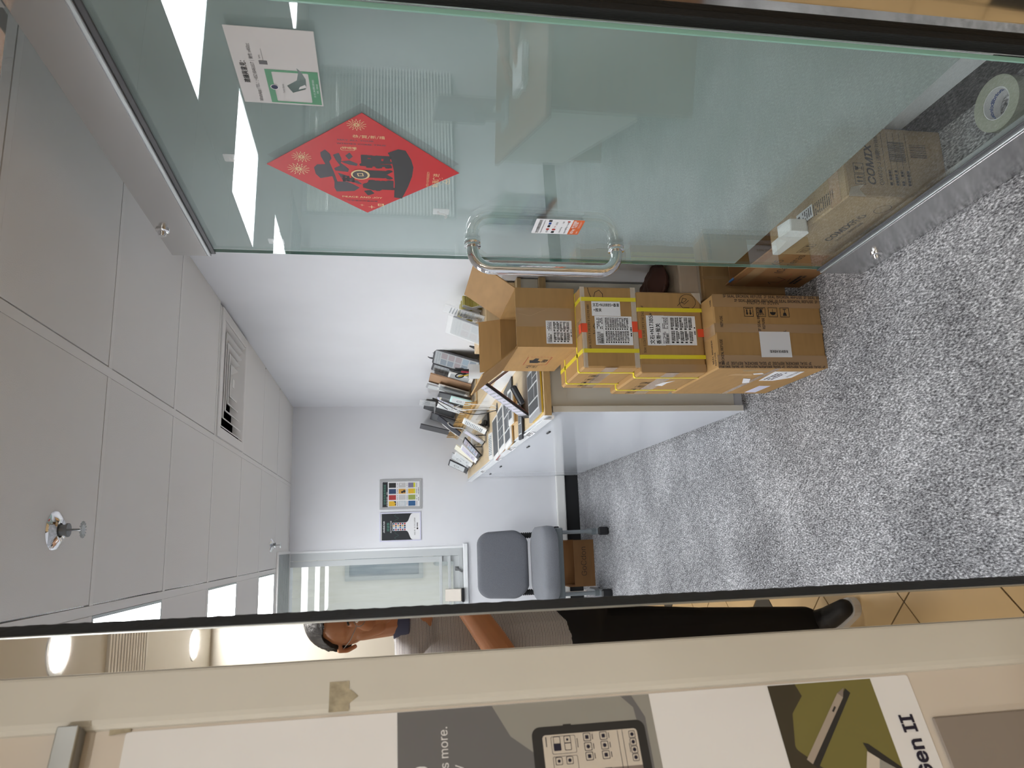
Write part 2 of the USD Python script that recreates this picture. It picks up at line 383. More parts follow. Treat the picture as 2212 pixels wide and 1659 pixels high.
# corridor
struct('wall_corridor', cat(bx(-3.1, 3.1, -2.4, -2.3, 0, 2.4), bx(-3.1, -3.0, -2.3, 1, 0, 2.4), bx(3.0, 3.1, -2.3, 1, 0, 2.4)), 'wall_cream', 'cream corridor walls behind the photographer')
struct('ceiling', bx(-3.1, 3.1, -2.4, .967, 2.4, 2.45), 'wall_cream', 'cream corridor ceiling')
fl = struct('floor', bx(-3.0, 3.0, -2.3, .985, -.04, -.004), 'grout', 'corridor floor of beige and dark tiles')
cut = sbox(-3, -2.3, 3, .985)
for i in range(-12, 13):
    for j in range(-12, 13):
        x, y = (i+j)*.2121, (j-i)*.2121-.5
        q = affinity.translate(affinity.rotate(sbox(-.1475, -.1475, .1475, .1475), 45, origin=(0, 0)), x, y).intersection(cut)
        if q.area > 1e-4: part(fl, 'tile', ext(q, .004, -.004), 'tile_dark' if (i % 3 == 0 and j % 2 == 0) else 'tile_beige')
struct('trim_5', bx(-.085, .87, .968, .986, 0, .004), 'aluminium', 'metal strip where the carpet meets the corridor tiles')
# mirror-polished steel door frame
t1 = struct('trim_1', label='left door jamb of mirror-polished steel with a black brush seal')
part(t1, 'mirror_face', cham(-.133, -.0880, .967, .989, 0, 2.07, .0012), 'steel')
part(t1, 'edge_bead', xf(cyl(.0016, 0, 2.07, 10), (-.0882, .9684, 0)), 'aluminium')
rs = np.random.RandomState(3)
zz = np.linspace(0, 2.07, 260); w = -.0808+rs.uniform(-.0004, .0006, len(zz)); w[zz < .25] += .004*np.exp(-((zz[zz < .25]-.12)/.06)**2)
v = np.vstack([np.c_[np.full(len(zz), -.099), np.full(len(zz), 1.044), zz], np.c_[w, np.full(len(zz), 1.044), zz], np.c_[np.full(len(zz), -.0868), np.full(len(zz), .9705), zz], np.c_[np.full(len(zz), -.099), np.full(len(zz), .9705), zz]])
n = len(zz); f = []
for k in range(4):
    a, b = k*n, ((k+1) % 4)*n
    for i in range(n-1): f += [(a+i, b+i, b+i+1), (a+i, b+i+1, a+i+1)]
part(t1, 'brush_seal', (v, f), 'black_rubber', label='frayed black brush seal')
t2 = struct('trim_2', label='right door jamb of mirror-polished steel beside the hinge of the glass door')
part(t2, 'jamb', cham(.864, .931, .967, 1.05, 0, 2.07, .0012), 'steel_worn')
part(t2, 'gasket', bx(.851, .8638, 1.004, 1.03, .003, 2.07), 'black_rubber', label='black rubber gasket')
struct('trim_3', cham(-.133, .931, .967, 1.113, 2.072, 2.199, .0012), 'steel_worn', 'mirror-polished steel head of the door frame')
# skirting and cable trunking
struct('baseboard_back', cat(bx(XL, .50, YB-.012, YB, 0, .106)), 'black_base', 'black vinyl skirting along the foot of the back wall')
struct('baseboard_right', bx(XR-.010, XR, 1.05, 2.79, 0, .10), 'black_base', 'black vinyl skirting along the right wall')
tr = thing('cable_trunking', 'white plastic cable trunking along the back wall just above the black skirting', 'cable trunking', (0, YB, 0))
part(tr, 'channel', cham(-1.2, .497, -.030, 0, .110, .180, .002), 'trunk_white'); part(tr, 'lid', cham(-1.2, .497, -.034, -.0302, .118, .176, .001), 'trunk_white')
# ---- suspended ceiling of square tiles
cl = struct('ceiling', label='suspended ceiling of square white tiles in a metal grid')
GX = [1.064-.5965*k for k in range(13)]; GY = [1.115, 1.4076]+[2.0076+.6*k for k in range(7)]; GY[-1] = YB
part(cl, 'backing', bx(XL, XR, 1.05, YB, 2.30, 2.31), 'dark_gap')
LIGHTS = {(2, 2), (2, 4), (2, 6), (6, 2), (6, 4), (6, 6), (10, 2), (10, 4), (10, 6)}; VENT = (0, 4)
for i in range(12):
    if i: part(cl, 'runner', bx(GX[i]-.012, GX[i]+.012, 1.115, YB, 2.2002, 2.212), 'ceiling_bar')
    for j in range(len(GY)-1):
        x1, x0, y0, y1 = GX[i], GX[i+1], GY[j], GY[j+1]
        if j: part(cl, 'cross_bar', bx(x0+.0125, x1-.0125, y0-.012, y0+.012, 2.2002, 2.212), 'ceiling_bar')
        if (i, j) in LIGHTS or (i, j) == VENT: continue
        tile = cham(x0+(.0155 if i < 11 else 0), x1-(.0125 if i else 0), y0+.0125, y1-.0155 if y1 < YB else y1-.001, 2.2005, 2.213, .0008)
        if (i, j) == (2, 1): tile = rot(tile, (1, .5, 0), -1.0, (x1, y1, 2.2)); tile.apply_translation((0, 0, -.004))
        part(cl, 'tile', tile, 'ceiling_tile')
LL = {(10, 2): 'ceiling light panel at the far left end of the room, nearest the corridor', (10, 4): 'ceiling light panel at the far left end of the room, middle one', (10, 6): 'ceiling light panel at the far left end of the room, nearest the windows',
      (2, 2): 'flush square ceiling light panel nearest to the doorway', (2, 4): 'flush square ceiling light panel, the middle one of the three beyond the doorway', (2, 6): 'flush square ceiling light panel nearest to the window',
      (6, 2): 'ceiling light panel over the hidden left part, nearest the corridor', (6, 4): 'ceiling light panel over the hidden left part, middle one', (6, 6): 'ceiling light panel over the hidden left part, nearest the window blinds'}
for (i, j) in sorted(LIGHTS):
    x1, x0, y0, y1 = GX[i]-.013, GX[i+1]+.013, GY[j]+.013, GY[j+1]-.013
    t = thing('ceiling_light', LL[(i, j)], 'ceiling light', ((x0+x1)/2, (y0+y1)/2, 2.2), group='square light panels in the ceiling grid')
    a, b = (x1-x0)/2, (y1-y0)/2
    part(t, 'frame', cat(bx(-a, a, -b, -b+.008, .0, .014), bx(-a, a, b-.008, b, 0, .014), bx(-a, -a+.008, -b+.008, b-.008, 0, .014), bx(a-.008, a, -b+.008, b-.008, 0, .014)), 'aluminium')
    part(t, 'diffuser', bx(-a+.008, a-.008, -b+.008, b-.008, .003, .010), 'panel_light')
# ---- air diffuser with nested square blades
vx, vy = (GX[0]+GX[1])/2, (GY[4]+GY[5])/2
t = thing('air_diffuser', 'square white ceiling air diffuser with nested louvre blades', 'air vent', (vx, vy, 2.2))
def sq(pr): return rot(lathe([(r*math.sqrt(2), z) for r, z in pr], 4), (0, 0, 1), 45)
part(t, 'frame', sq([(.284, -.006), (.285, -.002), (.285, .01), (.242, .012), (.240, -.004), (.246, -.008), (.284, -.006)]), 'ceiling_bar')
part(t, 'plenum', cat(bx(-.285, .285, -.285, .285, .085, .09), bx(-.29, -.285, -.29, .29, .01, .09), bx(.285, .29, -.29, .29, .01, .09), bx(-.285, .285, -.29, -.285, .01, .09), bx(-.285, .285, .285, .29, .01, .09)), 'dark_gap')
for k in range(6):
    a = .236-.040*k
    if k == 5: part(t, 'centre_plate', bx(-.020, .020, -.020, .020, -.004, -.001), 'ceiling_bar')
    else: part(t, 'blade', sq([(a, -.005), (a-.030, .034), (a-.0325, .034), (a-.004, -.007), (a, -.005)]), 'ceiling_bar')
# ---- slot diffuser over the window
t = thing('slot_diffuser', 'long grey slotted ceiling grille in front of the window', 'air vent', (0, 0, 2.2))
part(t, 'frame', cat(bx(-1.3, -.012, 5.08, 5.10, -.012, .0), bx(-1.3, -.012, 5.655, 5.675, -.012, .0), bx(-.030, -.012, 5.10, 5.655, -.012, 0), bx(-1.3, -1.28, 5.10, 5.655, -.012, 0)), 'ceiling_bar')
part(t, 'backing', bx(-1.28, -.03, 5.10, 5.655, -.002, .0), 'plastic_grey')
for k in range(11): part(t, 'slat', cham(-1.279, -.031, 5.118+k*.05, 5.148+k*.05, -.011, -.0025, .002), 'aluminium')
# ---- fire sprinklers
def sprinkler(label, x, y):
    t = thing('fire_sprinkler', label, 'sprinkler', (x, y, 2.2))
    part(t, 'escutcheon', lathe([(.016, -.001), (.016, -.012), (.024, -.014), (.040, -.006), (.043, 0), (.016, -.001)], 36), 'chrome', 40)
    part(t, 'body', lathe([(0, 0), (.012, 0), (.012, -.024), (.015, -.024), (.015, -.029), (0, -.029)], 12), 'aluminium_dark', 40)
    for s in (-1, 1):
        part(t, 'arm', tube([(0, s*.012, -.028), (0, s*.0145, -.038), (0, s*.011, -.048), (0, s*.003, -.055)], .0022, 8, 10), 'aluminium_dark', 40)
    part(t, 'glass_bulb', tube([(0, 0, -.029), (0, 0, -.053)], .0018, 8), 'red_plastic', 40)
    tooth = [Polygon([(.004*math.cos(a-.12), .004*math.sin(a-.12)), (.0185*math.cos(a-.09), .0185*math.sin(a-.09)), (.0185*math.cos(a+.09), .0185*math.sin(a+.09)), (.004*math.cos(a+.12), .004*math.sin(a+.12))]) for a in np.arange(16)*math.pi/8]
    part(t, 'deflector', ext(uni(Point(0, 0).buffer(.0105), *tooth), .0014, -.058), 'aluminium')
sprinkler('chrome fire sprinkler hanging from the ceiling close to the doorway', .059, 1.765)
sprinkler('small chrome fire sprinkler far back on the ceiling near the window', .03, 4.82)
# ---- corridor lamps and grille (seen in the mirrored jamb)
for x, y, l in ((-.25, -.42, 'round recessed corridor downlight right above the photographer'), (-.42, -1.95, 'round recessed corridor downlight farther back along the corridor'), (1.5, -.9, 'round recessed corridor downlight to the right of the doorway'), (-1.7, -.6, 'round recessed corridor downlight to the left of the doorway')):
    t = thing('downlight', l, 'ceiling light', (x, y, 2.4))
    part(t, 'rim', lathe([(.062, 0), (.062, -.004), (.080, -.003), (.082, 0), (.062, 0)], 40), 'aluminium', 40)
    part(t, 'lens', cyl(.061, -.003, -.0005, 40), 'lamp_light')
t = thing('return_grille', 'slatted air grille in the corridor ceiling, mirrored in the steel jamb', 'air vent', (-.2, -1.0, 2.4))
part(t, 'frame', cat(bx(-.5, .5, -.2, -.185, -.01, 0), bx(-.5, .5, .185, .2, -.01, 0), bx(-.5, -.485, -.185, .185, -.01, 0), bx(.485, .5, -.185, .185, -.01, 0)), 'trunk_white')
part(t, 'backing', bx(-.485, .485, -.185, .185, -.001, 0), 'plastic_charcoal')
for k in range(12): part(t, 'slat', cham(-.485, .485, -.178+k*.03, -.160+k*.03, -.009, -.002, .002), 'trunk_white')
# ================================================================== windows and what lies outside
w1 = struct('window_1', label='aluminium window in the back wall left of the framed sheets')
x0, x1, z0, z1 = WA
part(w1, 'sill', cham(x0-.04, x1+.030, YB-.022, YB+.05, z0-.035, z0, .004), 'rail_white')
part(w1, 'reveal', bx(x1-.001, x1+.014, YB-.008, YB, z0, z1), 'rail_white')
part(w1, 'outer_frame', cat(bx(x1-.055, x1, YB+.02, YB+.09, z0, z1), bx(x0, x0+.055, YB+.02, YB+.09, z0, z1), bx(x0+.055, x1-.055, YB+.02, YB+.09, z0, z0+.03)), 'window_grey')
part(w1, 'sash', cat(bx(x1-.100, x1-.058, YB+.035, YB+.075, z0+.03, z1), bx(x0+.058, x0+.1, YB+.035, YB+.075, z0+.03, z1), bx(x0+.1, x1-.1, YB+.035, YB+.075, z0+.03, z0+.070), bx(-.66, -.60, YB+.035, YB+.075, z0+.07, z1)), 'window_grey')
for z in (1.028, 1.093): part(w1, 'guard_bar', cham(x0+.056, x1-.056, YB+.006, YB+.019, z-.011, z+.011, .002), 'window_grey')
part(w1, 'latch', cat(cham(-.20, -.17, YB+.018, YB+.034, z0+.03, z0+.06, .003), rot(cham(-.19, -.178, YB+.003, YB+.018, z0+.0, z0+.062, .002), (0, 1, 0), 35, (-.185, YB, z0+.045))), 'aluminium_dark')
part(w1, 'pane', bx(-.60, x1-.1, YB+.052, YB+.056, z0+.07, z1), 'window_glass'); part(w1, 'pane', bx(x0+.1, -.66, YB+.052, YB+.056, z0+.07, z1), 'window_glass')
w2 = struct('window_2', label='wide window in the hidden left part of the back wall, behind blinds')
x0, x1, z0, z1 = WB
part(w2, 'frame', cat(bx(x0, x0+.05, YB+.03, YB+.08, z0, z1), bx(x1-.05, x1, YB+.03, YB+.08, z0, z1), bx(x0+.05, x1-.05, YB+.03, YB+.08, z0, z0+.05), bx(-2.23, -2.17, YB+.03, YB+.08, z0+.05, z1)), 'window_grey')
part(w2, 'pane', bx(x0+.05, -2.23, YB+.052, YB+.056, z0+.05, z1), 'window_glass'); part(w2, 'pane', bx(-2.17, x1-.05, YB+.052, YB+.056, z0+.05, z1), 'window_glass')
bl = thing('venetian_blind', 'pale venetian blind lowered over the left window, mirrored in the glass door', 'blind', ((x0+x1)/2, YB-.04, 0))
hw = (x1-x0)/2
part(bl, 'head_rail', cham(-hw, hw, -.02, .02, 2.155, 2.19, .003), 'rail_white')
for k in range(44): part(bl, 'slat', rot(bx(-hw+.01, hw-.01, -.012, .012, 2.135-k*.028-.0005, 2.135-k*.028+.0005), (1, 0, 0), 32 if k > 14 else 12, (0, 0, 2.135-k*.028)), 'rail_white')
for x in (-hw*.6, hw*.6): part(bl, 'cord', bx(x-.001, x+.001, -.0165, -.0145, .9, 2.155), 'cable_white')
# old apartment block across the street
bd = thing('apartment_building', 'weathered pale apartment block across the street, seen through the dusty window', 'building', (0, 13, 0))
part(bd, 'wall', bx(-9, 7, 0, 1, -9, 11), 'building')
rb = random.Random(5)
for iz in range(-3, 4):
    part(bd, 'ledge', bx(-9, 7, -.35, 0, iz*2.9-.25, iz*2.9-.1), 'building')
    for ix in range(-5, 4):
        x, z = ix*1.65, iz*2.9+.9
        f = part(bd, 'window', cat(bx(x-.55, x-.48, -.06, 0, z, z+1.3), bx(x+.48, x+.55, -.06, 0, z, z+1.3), bx(x-.48, x+.48, -.06, 0, z, z+.07), bx(x-.48, x+.48, -.06, 0, z+1.23, z+1.3), bx(x-.03, x+.03, -.06, 0, z+.07, z+1.23)), 'building_frame')
        part(f, 'pane', bx(x-.48, x+.48, -.02, -.01, z+.07, z+1.23), 'building_glass')
        if rb.random() < .6:
            part(bd, 'air_conditioner', cham(x-.35, x+.35, -.45, -.001, z-.62, z-.18, .02), 'building_frame')
    part(bd, 'drain_pipe', bx(-3.4, -3.3, -.1, 0, iz*2.9-.09, iz*2.9+2.64), 'building_dark')
# ================================================================== THE GLASS DOOR (opened inwards, hinge at the right)
DD = math.radians(-.8); a_ = math.atan2(1.973-1.027, .789-.841)+DD
dv = A3([math.cos(a_), math.sin(a_), 0]); nv = A3([-dv[1], dv[0], 0]); DL = .947
hg = A3([.815, 1.5, 0])-dv*DL/2
# local axes: x from hinge to free edge, y towards the viewer, z up
door = struct('door_1', label='frosted glass door standing open, with steel rails and a tubular handle')
xo = UsdGeom.Xformable(stage.GetPrimAtPath(door)); xo.AddTransformOp().Set(mat4(hg, dv, nv, (0, 0, 1)))
keys(stage.GetPrimAtPath(door), None, 'door')
part(door, 'glass_pane', bx(.004, DL-.004, -.010, -.0005, .10, 2.02), 'door_glass')
for x, e, l in ((0, .004, 'green edge of the glass at the hinge'), (DL-.004, .0012, 'pale free edge of the glass')): part(door, 'glass_edge', cham(x, x+e, -.010, -.0005, .15, 1.965, .0004), 'glass_edge', label=l)
part(door, 'frosted_film', bx(.006, DL-.005, -.0115, -.0106, .440, 1.957), 'frost_film', label='frosted film covering the glass down to knee height')
for z0, z1, hz, g in ((.010, .146, .066, 1), (1.966, 2.058, 2.040, -1)):
    e = z1 if g > 0 else z0
    r = part(door, 'rail', cham(.0, DL+.002, -.026, .010, z0, z1, .0015), 'steel_brushed')
    part(r, 'glazing_lip', cham(.0, DL+.002, .002, .0105, min(e, e+g*.009), max(e, e+g*.009), .0015), 'aluminium')
    part(r, 'glazing_bead', cham(.0, DL, .000, .0045, min(e+g*.009, e+g*.02), max(e+g*.009, e+g*.02), .001), 'plastic_charcoal')
    lk = xf(cat(lathe([(0, .0), (.016, .0), (.016, .004), (.0115, .0065), (0, .0065)], 28), cyl(.010, .0065, .015, 24), cyl(.0075, .015, .017, 20)), (.797, .0102, hz), (1, 0, 0), (0, 0, -1), (0, 1, 0))
    part(r, 'lock_cylinder', lk, 'chrome', 40)
part(door, 'pivot', bx(-.0, .05, -.03, .012, 2.0581, 2.0715), 'aluminium')
HZ0, HZ1, HS, HO = .852, 1.258, .833, .075
pts = [(HS, .004, HZ1), (HS, .022, HZ1)]
for k in range(9):
    t = k/8*math.pi/2; pts.append((HS, .022+.053*math.sin(t), HZ1-.053+.053*math.cos(t)+.0))
pts += [(HS, HO, z) for z in np.linspace(HZ1-.07, HZ0+.07, 6)]
for k in range(9):
    t = k/8*math.pi/2; pts.append((HS, .022+.053*math.cos(t), HZ0+.053-.053*math.sin(t)))
pts += [(HS, .022, HZ0), (HS, .004, HZ0)]
hd = part(door, 'handle', tube(pts, .0165, 24), 'chrome', True, label='polished U-shaped pull handle')
for z in (HZ0, HZ1): part(hd, 'collar', xf(lathe([(.0168, 0), (.0225, 0), (.0225, .004), (.0205, .0065), (.0225, .009), (.0225, .013), (.0168, .014), (.0168, 0)], 32), (HS, 0, z), (1, 0, 0), (0, 0, -1), (0, 1, 0)), 'chrome', 40)
def dpt(s, z, o=0.0): return hg+dv*s+nv*o+A3([0, 0, z])
DAX = (-dv, A3([0, 0, 1.0]), nv)                     # print axes on the door: right, up, towards viewer
def on_door(name, label, c, s, z, o=.0008): return thing(name, label, c, dpt(s, z, o), axes=DAX)
X2, Y2 = (1, 0, 0), (0, 1, 0)
# ---- red new-year diamond
t = on_door('new_year_diamond', 'red diamond-shaped new year print with black brush characters on the glass door', 'wall decoration', .4785, 1.5345)
K = .2078
part(t, 'sheet', ext(Polygon([(0, K), (K*.975, 0), (0, -K), (-K*.975, 0)]), .0008), 'paper_red')
def Zc(pts): return [((640-y)/2657, (1087-x)/4809) for x, y in pts]      # drawing units of the motif
def zp(pts): return Polygon(Zc(pts)).buffer(.0022).buffer(-.0012)
L1 = .0010
boat = zp([(1330, 460), (1430, 420), (1500, 430), (1560, 520), (1588, 600), (1580, 700), (1540, 830), (1480, 970), (1400, 960), (1405, 800), (1392, 640), (1362, 520)])
decal(t, 'brush_stroke', boat, 'char_black', (0, 0, 0), X2, Y2, L1)
hat = [zp([(655, 490), (700, 462), (740, 500), (750, 545), (722, 580), (755, 690), (780, 800), (890, 798), (960, 830), (1012, 860), (955, 900), (860, 908), (765, 915), (748, 870), (757, 800), (742, 735), (612, 765), (572, 720), (566, 650), (602, 618), (690, 612), (655, 530)]),
       zp([(772, 650), (838, 618), (800, 560), (778, 508), (830, 488), (850, 540), (838, 590), (880, 620), (915, 652), (905, 680), (782, 672)]), zp([(900, 510), (940, 480), (965, 515), (930, 545)]), zp([(850, 575), (930, 560), (1010, 590), (1000, 610), (930, 600)]),
       zp([(805, 700), (900, 730), (880, 745), (830, 735), (835, 760), (930, 770), (1000, 780), (1040, 815), (1010, 815), (960, 795), (850, 785)])]
decal(t, 'brush_stroke', uni(*hat), 'char_grey', (0, 0, 0), X2, Y2, L1)
def chz(c, x, y, w, h): 
    g = text(c, 1.0, 'c', 5, (0, 0)); b = g.bounds; g = affinity.translate(g, -(b[0]+b[2])/2, -(b[1]+b[3])/2)
    u, v = Zc([(x, y)])[0]; return affinity.translate(affinity.scale(g, w/(b[2]-b[0]), h/(b[3]-b[1]), origin=(0, 0)), u, v)
decal(t, 'character', uni(chz('招', 1200, 560, .052, .070), chz('貝', 1220, 695, .040, .066), chz('隹', 1230, 825, .050, .074), chz('王', 905, 760, .030, .026), Polygon(Zc([(1060, 830), (1120, 790), (1180, 800), (1170, 880), (1090, 860)])).buffer(.002), Polygon(Zc([(1080, 900), (1130, 890), (1160, 920), (1110, 940)])).buffer(.003)), 'char_black', (0, 0, 0), X2, Y2, L1)
cx, cy = Zc([(1035, 705)])[0]
coin = uni(Point(cx, cy).buffer(.0205).difference(Point(cx-.0012, cy+.0006).buffer(.0165)), affinity.rotate(sbox(cx-.0065, cy-.0065, cx+.0065, cy+.0065).difference(sbox(cx-.0042, cy-.0042, cx+.0042, cy+.0042)), 8))
decal(t, 'coin_back', Point(cx, cy).buffer(.020), 'char_grey', (0, 0, 0), X2, Y2, L1+.0003)
decal(t, 'coin', coin, 'gold', (0, 0, 0), X2, Y2, L1+.0006)
def fw(x, y, r, n=14):
    u, v = Zc([(x, y)])[0]; o = []
    for ring, (a, b) in enumerate(((.15, .35), (.45, .68), (.72, 1.0))):
        for k in range(n):
            an = 2*math.pi*(k+.5*ring)/n; o.append(LineString([(u+r*a*math.cos(an), v+r*a*math.sin(an)), (u+r*b*math.cos(an), v+r*b*math.sin(an))]).buffer(r*.035))
    return union_all(o)
def star(x, y, r):
    u, v = Zc([(x, y)])[0]; return Polygon([(u+(r if k % 2 == 0 else r*.18)*math.cos(k*math.pi/4), v+(r if k % 2 == 0 else r*.18)*math.sin(k*math.pi/4)) for k in range(8)])
for q_ in ((1030, 208, .019), (455, 545, .020), (400, 675, .023)): decal(t, 'firework', fw(*q_), 'gold', (0, 0, 0), X2, Y2, L1)
decal(t, 'spark', uni(star(1030, 1078, .006), star(1140, 1098, .010)), 'gold', (0, 0, 0), X2, Y2, L1)
def rt(s, h, x, y, f='i', bold=0, sx=1.0, align='c'): 
    u, v = Zc([(x, y)])[0]; return text(s, h, f, bold, (u, v), align, sx, rotate=-90)
decal(t, 'lettering', uni(rt('PEACE AND JOY', .0068, 1040, 985, 'i', 1, 1.25), rt('恭/賀/新/禧', .0085, 1140, 325, 'c', 0, 1.1), text('WISH YOU PROSPERITY', .0056, 'i', 0, Zc([(1770, 725)])[0], 'c', .72), text('財源广进', .0115, 'c', 0, Zc([(1870, 735)])[0], 'c', .95)), 'gold', (0, 0, 0), X2, Y2, L1)
decal(t, 'lettering', uni(rt('MAY ALL YOUR', .0048, 1010, 360, 'i', 1, 1.5), rt('WISHES COME TRUE', .0048, 1065, 395, 'i', 1, 1.5), rt('平安喜乐万事如意', .0055, 1040, 1030, 'c', 0, 1.2)), 'char_grey', (0, 0, 0), X2, Y2, L1)
u, v = Zc([(927, 440)])[0]; u2, v2 = Zc([(1245, 1066)])[0]; u3, v3 = Zc([(1950, 742)])[0]
sun = [LineString([(u3+.012*math.cos(a), v3+.004+.012*math.sin(a)), (u3+.016*math.cos(a), v3+.004+.016*math.sin(a))]).buffer(.0005) for a in np.linspace(.3, 2.84, 7)]
decal(t, 'seal', uni(rrect(u-.006, v-.015, u+.006, v+.015, .005).difference(rrect(u-.005, v-.014, u+.005, v+.014, .0045)), rt('好运連', .0075, 945, 440, 'c'), sbox(u2-.006, v2-.007, u2+.006, v2+.007).difference(sbox(u2-.0035, v2-.0045, u2-.0005, v2+.005)).difference(sbox(u2+.001, v2-.004, u2+.0045, v2+.005)), Point(u3, v3).buffer(.0062).difference(Point(u3, v3).buffer(.0052)), rrect(u3-.012, v3-.010, u3+.012, v3-.002, .004).difference(rrect(u3-.011, v3-.009, u3+.011, v3-.003, .003)), *sun), 'gold', (0, 0, 0), X2, Y2, L1)
# ---- paper notice with a torn hole
t = on_door('paper_notice', 'white paper notice with green card print and torn hole high on the glass door', 'notice', .163, 1.677)
w, h = .2, .143
hole = Polygon([(-.064, -.020), (-.045, -.012), (-.028, -.031), (-.022, -.046), (-.041, -.045), (-.052, -.043)])
slit = Polygon([(-.028, -.031), (-.005, -.036), (.004, -.034), (-.004, -.040), (-.024, -.046)])
gap = uni(hole, slit).buffer(.0005)
part(t, 'sheet', ext(sbox(-w/2, -h/2, w/2, h/2).difference(gap), .0004), 'paper_grey')
green = sbox(-.096, -.069, -.002, .022).difference(rrect(-.091, -.052, -.008, .011, .002)).difference(gap)
decal(t, 'green_border', green, 'sticker_green', (0, 0, 0), X2, Y2, .0007)
decal(t, 'avatar', Point(-.050, .011).buffer(.0062), 'shirt_trim', (0, 0, 0), X2, Y2, .0009)
decal(t, 'avatar_ring', Point(-.050, .011).buffer(.0072).difference(Point(-.050, .011).buffer(.0060)), 'paper_white', (0, 0, 0), X2, Y2, .0011)
decal(t, 'lettering', uni(text('建議與意見：', .0082, 'c', 1, (-.042, .052), sx=.98), text('WhatsApp / TEL：: +852 68461617  |  微信: x460cc', .0058, 'c', 0, (-.093, .037), sx=.86), text('Terry', .003, 'i', 0, (.024, .024))), 'ink_black', (0, 0, 0), X2, Y2, .0008)
decal(t, 'portrait_print', uni(sbox(.010, .014, .020, .028)), 'ink_grey', (0, 0, 0), X2, Y2, .0008)
decal(t, 'lettering', uni(text('Terry Store', .0036, 'i', 0, (-.066, -.006)), sbox(.02, .020, .05, .0206)), 'ink_grey', (0, 0, 0), X2, Y2, .0008)
decal(t, 'lettering', uni(text('扫一扫二维码图案 加我为朋友', .0028, 'c', 0, (-.048, -.060), 'c'), text('微信：长按识别', .0028, 'c', 0, (-.048, -.066), 'c')), 'sign_pale', (0, 0, 0), X2, Y2, .0009)
part(t, 'torn_flap', xf(ext(Polygon([(0, 0), (.012, .002), (.010, .012), (.003, .015)]), .0004), (-.046, -.046, .001), (1, 0, .2), (0, .9, .4), (-.2, -.3, .9)), 'paper_white')
# ---- payment card sticker
t = on_door('payment_sticker', 'white and orange sticker of payment marks on the glass beside the handle', 'sticker', .7205, 1.045)
w, h = .081, .128; q = rrect(-w/2, -h/2, w/2, h/2, .004)
part(t, 'sheet', ext(q, .0005), 'paper_white')
decal(t, 'orange_band', q.intersection(sbox(-w, -h, w, -h/2+.030)), 'orange', (0, 0, 0), X2, Y2, .0008)
decal(t, 'lettering', uni(text('支付宝微信银联均可', .0068, 'c', 1, (0, .047), 'c', .88), text('Payment methods accepted here', .0032, 'i', 0, (0, .0385), 'c', 1.05)), 'ink_black', (0, 0, 0), X2, Y2, .0008)
decal(t, 'payment_mark', uni(text('VISA', .0045, 'i', 1, (-.033, .022)), rrect(-.003, .021, .009, .028, .001), rrect(.027, .021, .037, .030, .001), rrect(-.035, .004, -.024, .012, .001), text('Wechat Pay', .0042, 'i', 0, (-.032, -.012)), text('GPay', .005, 'i', 0, (-.012, -.026)), text('Apple Pay', .0042, 'i', 0, (-.036, -.0262)), text('PayMe', .0042, 'i', 0, (.010, -.026)), text('云闪付', .0042, 'c', 0, (.010, .004)), text('八达', .0042, 'c', 0, (.020, -.012))), 'ink_black', (0, 0, 0), X2, Y2, .0008)
decal(t, 'payment_mark', uni(Point(-.014, .0245).buffer(.0045), Point(-.015, .008).buffer(.005), text('Pay', .004, 'i', 0, (-.004, .006)), sbox(.028, -.027, .034, -.020)), 'ink_red', (0, 0, 0), X2, Y2, .0009)
decal(t, 'payment_mark', uni(rrect(.012, .021, .024, .028, .001)), 'sign_blue', (0, 0, 0), X2, Y2, .0009)
decal(t, 'lettering', uni(text('KPay', .008, 'i', 1, (-.034, -.048)), text('商戶收款服務', .0055, 'c', 1, (-.004, -.043), sx=.9), text('一站式方案', .0055, 'c', 1, (-.004, -.050), sx=.9), sbox(-.004, -.0555, .034, -.0549), sbox(-.004, -.0585, .028, -.0579), text('kpay', .004, 'i', 0, (-.033, -.059))), 'paper_white', (0, 0, 0), X2, Y2, .0010)
# ---- clear adhesive hooks
hk = None
for s, z, l in ((.462, 1.807, 'clear plastic adhesive hook on the glass above the red diamond'), (.862, 1.776, 'clear plastic adhesive hook at the free edge of the glass door'), (.663, 1.355, 'clear plastic adhesive hook beside the lower tip of the red diamond')):
    t = on_door('adhesive_hook', l, 'hook', s, z, .0002)
    part(t, 'pad', ext(rrect(-.014, -.020, .014, .020, .003), .0015), 'clear_plastic')
    part(t, 'hook', tube([(0, .008, .001), (0, .004, .006), (0, -.006, .008), (0, -.013, .013), (0, -.008, .018)], .0028, 10, 16), 'clear_plastic', True)
# ---- CLOSED sign hanging behind the film
t = thing('closed_sign', 'blue and white CLOSED sign hanging on a cord behind the frosted glass', 'sign', dpt(.7075, 1.146, -.030), axes=(tuple(-dv*math.cos(.13)+A3([0, 0, 1])*math.sin(.13)*-1), tuple(A3([0, 0, 1])*math.cos(.13)+(-dv)*math.sin(.13)), tuple(nv)))
w, h = .185, .146
part(t, 'board', bx(-w/2, w/2, -h/2, h/2, -.003, 0), 'sign_pale')
decal(t, 'blue_band', sbox(-w/2, -h/2+.014, w/2, -h/2+.071), 'sign_blue', (0, 0, 0), X2, Y2, .0004)
decal(t, 'orange_band', sbox(-w/2, -h/2, w/2, -h/2+.014), 'orange', (0, 0, 0), X2, Y2, .0004)
decal(t, 'lettering', text('CLOSED', .040, 'i', 3, (0, -h/2+.0225), 'c', .98), 'paper_white', (0, 0, 0), X2, Y2, .0008)
decal(t, 'logo', uni(rrect(-.078, .018, -.036, .054, .001)), 'sign_blue', (0, 0, 0), X2, Y2, .0004)
decal(t, 'logo_lettering', uni(text('AM', .013, 'i', 2, (-.057, .0375), 'c'), text('EX', .013, 'i', 2, (-.057, .021), 'c')), 'paper_white', (0, 0, 0), X2, Y2, .0008)
